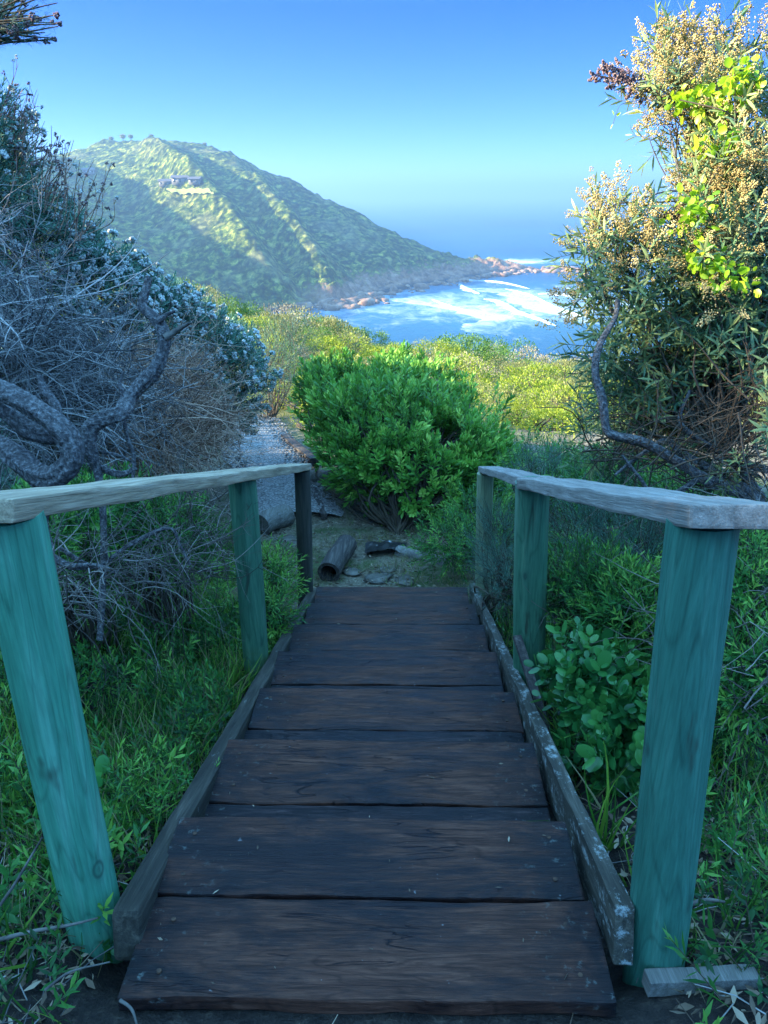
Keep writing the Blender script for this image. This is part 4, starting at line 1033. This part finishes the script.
# purple-brown spray reaching left
g = Geo(); ln = smooth_pts([P(690, 110, 3.4), P(655, 95, 3.35), P(625, 82, 3.3), P(592, 74, 3.3)], 8)
tube(g, ln, np.linspace(.006, .0015, len(ln)), 5, .3, 'stem', caps=False); g.build('branch', root)
TSp = panicle(40, .06, .022, .004, 'seedp')
t_ = rs.rand(44); pos = ln[(9+t_*14).astype(int)] + rs.randn(44, 3)*np.array([.012, .02, .016]); 
g = Geo(); g.scatter(TSp, frames(rs.randn(44, 3)*.5+[-.6, 0, .4], .7+.5*rs.rand(44)), pos, rs.rand(44)); g.build('seed_heads', root)['label'] = 'purple-brown seed spray reaching left over the sky'
g = Geo(); t_ = rs.rand(8); pos = ln[(4+t_*14).astype(int)]
lf_ = leaf(.085, .012, .3, 4, .2); g.scatter([(lf_[0], lf_[1], 'lance', 0)], frames(rs.randn(8, 3)*.4+[-.5, 0, -.7], 1), pos, rs.rand(8)*.3); g.build('leaves', root)
# limbs
def limb(px, D, r, mat='stem'):
    g = Geo(); trunk(g, px, D, r, 'bark', 9, knob=.15); return g.build('branch', root, smooth=True)
g = Geo(); trunk(g, [(790, 600), (775, 540), (752, 500), (738, 488)], [3.0, 3.05, 3.1, 3.1], [.04, .035, .03], sides=12); g.build('trunk', root, smooth=True)
limb([(745, 492), (720, 486), (700, 476), (672, 458), (645, 443), (615, 436), (606, 428), (602, 400), (595, 372), (600, 345), (615, 318), (618, 300)], [3.1]*12, [.026, .022, .018, .018, .015, .013, .009])
limb([(740, 488), (710, 470), (680, 452), (665, 440), (640, 455), (615, 475)], 3.2, [.022, .015, .010, .006])
limb([(760, 500), (730, 455), (722, 420), (735, 370), (720, 330), (728, 280), (712, 220), (706, 160), (690, 100)], 3.3, [.03, .025, .02, .012, .006])
limb([(768, 470), (740, 462), (700, 440), (680, 420), (690, 390)], 3.2, [.016, .012, .006])
limb([(700, 478), (660, 500), (640, 478), (622, 455)], 3.1, [.012, .009, .005])
limb([(615, 318), (604, 290), (598, 250), (594, 205)], 3.3, [.009, .006, .003])
limb([(618, 300), (640, 265), (650, 230)], 3.3, [.008, .006, .003])
limb([(720, 330), (690, 290), (670, 240), (680, 190), (670, 130)], 3.35, [.012, .009, .004])
g = Geo(); stems_for(g, P(720, 440, 3.3), leafpts, 170, .007); stems_for(g, P(712, 200, 3.35), sp_, 120, .004); g.build('twigs', root)
# fine bare twigs low in the crown
g = thicket([blob(690, 450, 3.2, 80, 40), blob(740, 430, 3.1, 40, 60), blob(620, 450, 3.6, 40, 24)], 230, .35, .0035, 'stem', 0, kids=3); g.build('dead_twigs', root)
# --- vine with round bright leaves through the tree
q = P(690, 300, 3.1)
root = empty('climbing_vine', base+np.array([-.1, -.1, 0]), 'bright yellow-green round-leaved vine climbing through the seeding tree', 'vine')
vb = [blob(690, 215, 3.05, 22, 34), blob(712, 265, 3.0, 18, 20), blob(700, 100, 3.15, 24, 18), blob(735, 90, 3.1, 26, 22), blob(680, 100, 3.2, 16, 14), blob(745, 75, 3.1, 20, 14), blob(720, 140, 3.1, 26, 16), blob(735, 280, 2.95, 28, 16), blob(697, 262, 3.0, 10, 12), blob(745, 70, 3.1, 14, 10)]
p_, d_ = sample_blobs(vb, 520, .9, .2, False); g = Geo()
vl = leaf(.033, .027, .2, 4, .3, 'round'); g.scatter([(vl[0], vl[1], 'vine', 0)], frames(d_*.6+np.array([0, -.1, -.5])+rs.randn(len(p_), 3)*.5, .6+.6*rs.rand(len(p_))), p_, rs.rand(len(p_)))
tr_ = P(694, 134, 2.95); g.scatter([(vl[0], vl[1], 'vine', 0)], frames(np.array([[.1, .0, -1.]]), 1.7, np.array([0.])), tr_[None], np.array([1.]))
hp = np.array([P(612, 110, 3.2), P(620, 112, 3.2), P(613, 124, 3.2)])
g.scatter([(vl[0], vl[1], 'vine', 0)], frames(rs.randn(3, 3)*.3+[0, 0, -1], .65), hp, np.array([.9, .9, .9]))
g.build('leaves', root)
g = Geo()
for a, b in (((760, 420), (700, 250)), ((720, 300), (690, 190)), ((700, 200), (735, 80)), ((735, 120), (680, 100))):
    pts = smooth_pts([P(*a, 3.1), P((a[0]+b[0])/2+14, (a[1]+b[1])/2, 3.05), P(*b, 3.1)], 8); tube(g, pts, .003, 5, .6, 'stem', caps=False)
tube(g, smooth_pts([P(640, 100, 3.3), P(622, 104, 3.2), P(617, 112, 3.2), P(613, 124, 3.2)], 5), .0012, 4, .5, 'stem', caps=False)
g.build('stems', root)
# --- shrubs on the right between rail and tree (shade), silver and green
def shrub(name, blobs, n, tpls, label, cat, base=None, shell=.5, upb=.7, gap=-.35, sc_=(.75, .5), nst=40, rb=.45, group=None, mats=None, stemr=.008):
    if base is None:
        c0 = blobs[0][0]; base = np.array([c0[0], c0[1], ground_h(c0[0], c0[1])])
    root = empty(name, base, label, cat, group)
    p_, d_ = sample_blobs(blobs, n, shell, upb)
    lv = lump(p_, 4, 1); keep = (lv > gap) & (p_[:, 2] > ground_h(p_[:, 0], p_[:, 1])-.02); p_, d_ = p_[keep], d_[keep]
    g = Geo(); K = len(tpls); ch = rs.randint(K, size=len(p_)); fr = frames(d_, sc_[0]+sc_[1]*rs.rand(len(p_)))
    for k in range(K): g.scatter(tpls[k], fr[ch == k], p_[ch == k], np.clip(rb+.28*rs.randn((ch == k).sum()), 0, 1))
    g.build('foliage', root)
    if nst:
        g = Geo(); stems_for(g, base, p_, nst, stemr, sides=4); g.build('stems', root)
    return root
TSil = [sprig(22, .14, leaf(.028, .005, .1, 1, .2), (15, 60), 'silver', .0015, 'stem', .05) for _ in range(4)]
TGr = [sprig(14, .11, leaf(.034, .011, .15, 2, .2), (20, 75), 'fern', .0015, 'stem', .05) for _ in range(4)]
TGr2 = [sprig(16, .13, leaf(.032, .007, .15, 2, .2), (20, 70), 'fern', .0015, 'stem', .05) for _ in range(4)]
TBig = [sprig(9, .12, leaf(.056, .036, .12, 4, .15, 'round'), (30, 85), 'broad', .003, 'fern', .15) for _ in range(4)]
shrub('silver_shrub', [blob(540, 480, 6.2, 34, 24)], 420, TSil, 'rounded pale silver shrub peeping above the right rail near the middle post', 'shrub')
shrub('silver_shrub', [blob(600, 540, 3.7, 50, 34), blob(640, 560, 3.5, 40, 32)], 900, TSil, 'silvery shrub in shade framed between the two nearest right posts', 'shrub')
shrub('silver_shrub', [blob(500, 545, 4.7, 26, 30), blob(508, 580, 4.1, 26, 24)], 520, TSil, 'spiky pale shrub around the thin far post on the right', 'shrub')
shrub('green_shrub', [blob(590, 600, 3.2, 46, 34), blob(640, 620, 3.0, 44, 36)], 850, TGr2, 'fine-leaved green shrub behind the broad-leaved plant on the right', 'shrub')
shrub('green_shrub', [blob(540, 470, 7.6, 50, 30), blob(570, 480, 7.0, 46, 30)], 800, TGr, 'shaded dark shrub under the tree just beyond the right rail', 'shrub')
shrub('green_shrub', [blob(625, 490, 4.8, 60, 32), blob(690, 520, 4.2, 60, 36)], 1000, TGr, 'dark leafy shrub beneath the branches of the seeding tree', 'shrub')
shrub('green_shrub', [blob(740, 600, 2.7, 46, 60), blob(760, 680, 2.4, 40, 50)], 1000, TGr2, 'leafy shrub at the right edge beyond the teal front post', 'shrub')
shrub('green_shrub', [blob(480, 520, 5.9, 34, 28), blob(455, 545, 5.6, 36, 22)], 500, TGr2, 'low dark growth at the right foot of the centre bush', 'shrub')
shrub('broad_leaved_shrub', [blob(592, 680, 2.75, 34, 30), blob(608, 722, 2.65, 40, 40), blob(598, 765, 2.6, 24, 30), blob(638, 745, 2.45, 22, 34)], 230, TBig, 'glossy broad-leaved green shrub between the right stringer and teal front post', 'shrub', nst=30, gap=-.6, sc_=(.6, .45), rb=.55)
# left: green shrubs behind dead twigs
shrub('green_shrub', [blob(170, 540, 4.0, 40, 30), blob(110, 520, 3.9, 50, 30)], 700, TGr2, 'green shrub just below the left rail between front and middle posts', 'shrub')
shrub('green_shrub', [blob(268, 578, 4.4, 17, 22), blob(272, 618, 4.1, 14, 22)], 260, TGr2, 'bright feathery green shrub between the middle and far left posts', 'shrub', rb=.75)
shrub('green_shrub', [blob(60, 520, 3.4, 46, 30), blob(20, 560, 3.0, 40, 50)], 600, TGr, 'green shrub directly behind the turquoise front post', 'shrub')
shrub('silver_shrub', [blob(268, 375, 10.5, 24, 26), blob(285, 350, 12.5, 30, 22)], 800, TSil, 'blue-grey shrub at the far left bend of the gravel path', 'shrub', sc_=(1.4, .6))
# big-leaved seedlings on the left
def bigplant(u, v, n, label, s=1.0, mat='broad'):
    q = on_ground(u, v); g = Geo(); lf_ = leaf(.06*s, .045*s, .2, 4, .15, 'round')
    p0 = q + np.stack([rs.randn(n)*.03*s, rs.randn(n)*.03*s, .04+rs.rand(n)*.14*s], -1)
    g.scatter([(lf_[0], lf_[1], mat, 0)], frames(rs.randn(n, 3)*.6+[0, -.3, .5], .7+.5*rs.rand(n)), p0, .5+.5*rs.rand(n))
    for p in p0: tube(g, [q, (q+p)/2+rs.randn(3)*.01, p], [.002, .002, .001], 4, .5, 'fern', caps=False)
    tag(g.build('leafy_seedling', origin=q), label, 'seedling')
bigplant(102, 830, 9, 'pale round-leaved seedling right of the turquoise post', 1.0)
bigplant(85, 745, 5, 'yellowish seedling just above the round-leaved one by the turquoise post', .7)
bigplant(230, 640, 7, 'small leafy seedling left of the mossy middle post', .6)
bigplant(690, 900, 10, 'low clover-like seedling right of the teal post foot', .5)
bigplant(108, 965, 7, 'tiny clover-like seedling at the rotten end of the left beam', .35)
# grass blades: tufts
def tuft(q, n, h, spread, mat, rb=.5, g=None, w_=.006):
    g = g or Geo()
    lf_ = leaf(1.0, w_/h, .35, 4, .2, 'blade')
    d_ = rs.randn(n, 3)*spread+[0, 0, 1]
    g.scatter([(lf_[0], lf_[1], mat, 0)], frames(d_, h*(.6+.6*rs.rand(n))), q+rs.randn(n, 3)*[.02, .02, 0], np.clip(rb+.3*rs.randn(n), 0, 1))
    return g
for (u, v, n, h, lb) in [(283, 650, 8, .2, 'bright yellow-green grass blades leaning against the left beam near the middle post'), (296, 618, 7, .16, 'upright bright grass blades beside the left beam near the far post'), (608, 850, 12, .34, 'long thin grass blades in front of the teal post'), (250, 560, 10, .3, 'tall grass blades below the left rail')]:
    q = on_ground(u, v); g = tuft(q, n, h, .3, 'vine' if v < 700 and u > 260 else 'grass', .55, w_=.011); tag(g.build('grass_tuft', origin=q), lb, 'grass tuft')
q = on_ground(505, 600); g = tuft(q, 40, .26, .28, 'dryg', .8, w_=.006); tag(g.build('grass_tuft', origin=q), 'pale dry spiky tuft right of the top of the steps by the far post', 'grass tuft')
# masses of ground growth
def in_steps(x, y, m_=.62): return (np.abs(x-.0275*y+.07) < m_) & (y < 4.62) & (y > .9)
def sc_ground(n, x0, x1, y0, y1, fn=None):
    x = rs.uniform(x0, x1, n); y = rs.uniform(y0, y1, n)
    k = ~in_steps(x, y)
    if fn is not None: k &= fn(x, y)
    x, y = x[k], y[k]; return np.stack([x, y, ground_h(x, y)], -1)
def clump(p, s, th): return np.array([noise.noise(Vector((q[0], q[1], 0))*s) for q in p]) > th
path_fn = lambda x, y: ~((y > 5.9) & (y < 11) & (np.abs(x-np.interp(y, cl[:, 1], cl[:, 0])) < .52))
land_fn = lambda x, y: path_fn(x, y) & ~((y > 4.3) & (y < 6.5) & (x > -1.1) & (x < .85))
# low leafy ground cover
p_ = np.vstack([sc_ground(5200, -2.6, -.6, 1.42, 6.0, land_fn), sc_ground(4600, .6, 3.0, 1.75, 7.0, land_fn), sc_ground(90, -1.4, -.6, 1.0, 1.5), sc_ground(230, .62, 1.5, 1.0, 1.8)])
p_ = p_[clump(p_, 2.5, -.08) | (p_[:, 1] < 1.4)]
g = Geo(); K = len(p_); d_ = rs.randn(K, 3)*.45+[0, 0, 1]; ch = rs.randint(4, size=K); fr = frames(d_, .65+.7*rs.rand(K))
lz = np.array([noise.noise(Vector(q)*1.5) for q in p_])
pz = p_ + np.stack([K*[0], K*[0], rs.rand(K)**2*.14], -1)
for k in range(4): g.scatter((TGr if k % 2 else TGr2)[k], fr[ch == k], pz[ch == k], np.clip(.42+.3*rs.randn(K)+lz*.5, 0, 1)[ch == k])
kind(g.build('ground_cover'), 'stuff')
# grass
p_ = np.vstack([sc_ground(5600, -2.4, -.6, 1.5, 5.2, land_fn), sc_ground(3800, .6, 2.6, 1.75, 6.0, land_fn), sc_ground(120, -1.4, -.6, 1.0, 1.5), sc_ground(120, .62, 1.5, 1.1, 1.8), sc_ground(5000, -1.2, .95, 4.6, 7.2, path_fn)])
ln_ = (p_[:, 1] > 4.6) & (np.abs(p_[:, 0]) < 1.2); p_ = p_[np.where(ln_, clump(p_, 3.0, .02), clump(p_, 2.0, -.3))]
K = len(p_); ln_ = (p_[:, 1] > 4.5) & (p_[:, 0] > -1.2) & (p_[:, 0] < .95)
lf_ = leaf(1.0, .045, .35, 3, .2, 'blade'); g = Geo()
for msk, mt, h0, sp0 in ((~ln_, 'grass', .16, .45), (ln_, 'grass', .07, .7)):
    for r_ in range(4):
        q = p_[msk]+rs.randn(msk.sum(), 3)*[.02, .02, 0]; 
        g.scatter([(lf_[0], lf_[1], mt if r_ < (3 if mt == 'grass' and h0 > .1 else 1) else 'dryg', 0)], frames(rs.randn(len(q), 3)*sp0+[0, 0, 1], h0*(.5+.8*rs.rand(len(q)))), q, rs.rand(len(q)))
kind(g.build('grass'), 'stuff')
# leaf litter, chips and twiglets over soil
p_ = np.vstack([sc_ground(5200, -1.6, 1.6, .75, 1.8), sc_ground(2600, -1.3, 1.1, 4.3, 7.0), sc_ground(1200, -2, 2.2, 1.2, 5)])
K = len(p_); lq = leaf(.03, .012, .1, 2, .3); g = Geo()
g.scatter([(lq[0], lq[1], 'litter', 0)], frames(rs.randn(K, 3)*[1, 1, .25], .5+.9*rs.rand(K)), p_+[0, 0, .012], rs.rand(K))
for i in range(1500):
    a = p_[rs.randint(K)]+[0, 0, .012]; d = norm(rs.randn(3)*[1, 1, .15])*rs.uniform(.04, .22)
    tube(g, [a, a+d*.5+rs.randn(3)*.008, a+d], [.0018, .0015, .001], 3, rs.rand(), 'twig' if rs.rand() < .6 else 'litter', caps=False)
tp_ = []
for i in range(150):
    y_ = rs.uniform(1.06, 4.4); s_ = np.sign(rs.rand()-.5)*(.48-abs(rs.randn())*.14) if rs.rand() < .7 else rs.uniform(-.45, .45); st_ = min(6, int((y_-1.03)/.49))
    xx, yy = stair_xy(s_, y_); tp_.append((xx, yy, -.15*st_+.003))
tp_ = np.array(tp_); g.scatter([(lq[0], lq[1], 'litter', 0)], frames(rs.randn(150, 3)*[1, 1, .1], .15+.45*rs.rand(150)**2), tp_, rs.rand(150))
kind(g.build('leaf_litter'), 'stuff')
# green sprigs creeping over the left beam and foreground corners
for (u, v, n, lb) in [(168, 815, 34, 'pale wiry sprigs creeping over the left beam beside the third tread'), (20, 800, 30, 'dark green sprigs at the left edge beside the turquoise post'), (60, 860, 16, 'green sprigs hugging the foot of the turquoise post'), (745, 870, 40, 'small leafy weed at the right edge behind the teal post foot'), (20, 930, 14, 'sparse weed in the bottom left corner')]:
    q = on_ground(u, v, .0); 
    if u == 168: q[2] += .07
    g = Geo(); d_ = rs.randn(n, 3)*.8+[0, 0, .7]; g.scatter(TGr2[0], frames(d_, .5+.5*rs.rand(n)), q+rs.randn(n, 3)*[.07, .07, .01]+[0, 0, .02], .5+.4*rs.rand(n))
    tag(g.build('creeping_weed', origin=q), lb, 'weed')
# bleached sticks in the foreground
for pl, D_, r_, lb in [([(-10, 942), (30, 932), (70, 925), (98, 918)], [1.62, 1.62, 1.63, 1.64], [.005, .004, .002], 'bleached forked stick lying against the turquoise post foot'),
                      ([(0, 905), (14, 885), (35, 850), (42, 838)], [1.66, 1.66, 1.7, 1.7], [.004, .003, .002], 'grey stick slanting up at the left edge'),
                      ([(680, 908), (705, 900), (725, 902)], [1.75, 1.76, 1.76], [.006, .005, .003], 'dry stick on the soil right of the teal post'),
                      ([(45, 990), (70, 972), (110, 962)], [1.5, 1.52, 1.53], [.003, .0025, .0015], 'thin pale stem on the soil in the bottom left'),
                      ([(120, 1000), (132, 1010), (138, 1030)], [1.5, 1.49, 1.47], [.004, .003, .002], 'pale dry curled leaf stalk at the near left corner of the steps')]:
    g = Geo(); pts = smooth_pts([P(u, v, d) for (u, v), d in zip(pl, D_)], 5)
    pts[:, 2] = np.maximum(pts[:, 2], ground_h(pts[:, 0], pts[:, 1])+.012)
    tube(g, pts, np.interp(np.linspace(0, 1, len(pts)), np.linspace(0, 1, len(r_)), r_), 7, .8, 'drywood', wob=.2)
    tag(g.build('dry_stick', origin=pts[0]), lb, 'stick')
# ------------------------------------------------------------------ far slope shrubs
def proto(mat, seed, w_=1.0, h_=.7, n=2600, lsz=.10):
    blobs = []
    for k in range(7):
        a = rs.rand()*6.28; r_ = .55*rs.rand()**.5*w_
        blobs.append((np.array([math.cos(a)*r_, math.sin(a)*r_, h_*(.35+.35*rs.rand())]), np.array([.42*w_, .42*w_, .38*h_])*(.7+.5*rs.rand())))
    p_, d_ = sample_blobs(blobs, n, .4, .5); lv = lump(p_*1.0+seed, 3, 1); k = lv > -.3; p_, d_, lv = p_[k], d_[k], lv[k]; p_ = p_+d_*(lv*.12)[:, None]
    g = Geo(); lf_ = leaf(lsz, lsz*.5, .1, 2, .25); g.scatter([(lf_[0], lf_[1], mat, 0)], frames(d_, .6+.7*rs.rand(len(p_))), p_, rs.rand(len(p_)))
    for i in range(14):
        e = p_[rs.randint(len(p_))]*.85; tube(g, [np.array([0, 0, -.25]), e*.5+rs.randn(3)*.05, e], [.03, .02, .01], 4, .4, 'stem', caps=False)
    me = g.build('scrub_bush'); return me
kinds = [('yel', 'sunlit yellow-green bush on the slope above the sea'), ('grn', 'mid green rounded bush on the slope above the sea'), ('olv', 'dull olive bush on the slope above the sea'), ('dry', 'dry greyish brown bush on the slope above the sea')]
protos = []
for mt, lb in kinds:
    for s in range(3):
        o = proto(mt, s*11.3, 1.0, .72+.12*s, 5200 if mt != 'dry' else 3600, .046 if mt != 'dry' else .04); protos.append((o, mt, lb))
used = set(); placed = []
cand = []
for k in range(6000):
    y = 9.8+36*rs.rand()**1.15; x = rs.uniform(-.42*y-1, .55*y+1)
    cand.append((x, y))
cnt = 0
for x, y in cand:
    if cnt >= 290: break
    if y < 12 and -3.2 < x < -1.0: continue
    if x < -.9-.1*y and y < 14: continue
    s = rs.uniform(.5, 1.15)*(.45+.033*y)
    if any((x-a)**2+(y-b)**2 < (.52*(s+c_))**2 for a, b, c_ in placed): continue
    placed.append((x, y, s))
    n0 = noise.noise(Vector((x*.16, y*.16, 2)))+.38*rs.randn()
    if y > 26: mt = 'grn' if n0 > -.02 else ('olv' if n0 > -.22 else ('yel' if n0 > -.36 else 'dry'))
    elif y < 17: mt = 'yel' if n0 > -.25 else ('olv' if n0 > -.5 else 'grn')
    else: mt = 'yel' if n0 > .2 else ('olv' if n0 > -.15 else ('dry' if n0 > -.42 else 'grn'))
    c_ = [i for i, pr in enumerate(protos) if pr[1] == mt]; i = c_[rs.randint(len(c_))]
    src, _, lb = protos[i]
    if i in used:
        o = src.copy(); COL.objects.link(o)
    else: o = src; used.add(i)
    o.location = (x, y, float(ground_h(x, y))-.05); o.rotation_euler = (0, 0, rs.rand()*6.28); o.scale = (s*rs.uniform(.9, 1.2), s, s*rs.uniform(.75, 1.15))
    tag(o, lb, 'bush', lb.replace(' bush ', ' bushes ')); cnt += 1
for i, (o, _, _) in enumerate(protos):
    if i not in used: bpy.data.objects.remove(o)
# tufts between them
x = rs.uniform(-12, 22, 26000); y = rs.uniform(9, 46, 26000); k = np.abs(x-.05*y) < .55*y+1; x, y = x[k], y[k]
k = path_fn(x, y); x, y = x[k], y[k]
p_ = np.stack([x, y, ground_h(x, y)-.02], -1); K = len(p_)
tp = sprig(10, .14, leaf(.12, .045, .1, 1, .2), (10, 60), 'yel', 0, 'stem', 0)
n_ = np.array([noise.noise(Vector((a*.3, b*.3, 5))) for a, b in zip(x, y)])+.2*rs.randn(K)
g = Geo()
n_ = n_ - .35*sstep(14, 24, y)
for msk, mt in (((n_ > .05), 'yel'), ((n_ <= .05) & (n_ > -.3), 'olv'), ((n_ <= -.3) & (n_ > -.5), 'dry'), ((n_ <= -.5), 'grn')):
    g.scatter(tp, frames(rs.randn(msk.sum(), 3)*.3+[0, 0, 1], (.3+.5*rs.rand(msk.sum()))), p_[msk], rs.rand(msk.sum()), mt)
kind(g.build('slope_scrub'), 'stuff')
# rank growth on the bank at the left, behind and above the thicket (keeps the bank from being bare)
x = rs.uniform(-14, -2.4, 5200); y = rs.uniform(-4, 9.5, 5200); k = (x < -2.4-.25*np.maximum(0, y-4)); x, y = x[k], y[k]
p_ = np.stack([x, y, ground_h(x, y)], -1); tp = sprig(14, .5, leaf(.16, .06, .1, 1, .2), (10, 60), 'silver', 0, 'stem', 0); g = Geo()
g.scatter(tp, frames(rs.randn(len(p_), 3)*.3+[0, 0, 1], .6+1.0*rs.rand(len(p_))), p_, rs.rand(len(p_)))
kind(g.build('bank_scrub'), 'stuff')
# ------------------------------------------------------------------ haze
g = Geo(); boxm(g, -30500, 30500, -400, 30500, -260, 118, 'ground'); o = g.build('haze'); kind(o, 'stuff')
ma, t, out = newmat('sea_haze'); t.nodes
pv = N(t, 'ShaderNodeVolumePrincipled'); pv.inputs['Color'].default_value = (.27, .46, .72, 1); pv.inputs['Density'].default_value = .00040; pv.inputs['Anisotropy'].default_value = .25
L(t, pv.outputs[0], out.inputs['Volume']); o.data.materials.clear(); o.data.materials.append(ma)
print('tris', sum(len(o.data.polygons) for o in sc.objects if o.type == 'MESH'), 'objs', len(sc.objects))
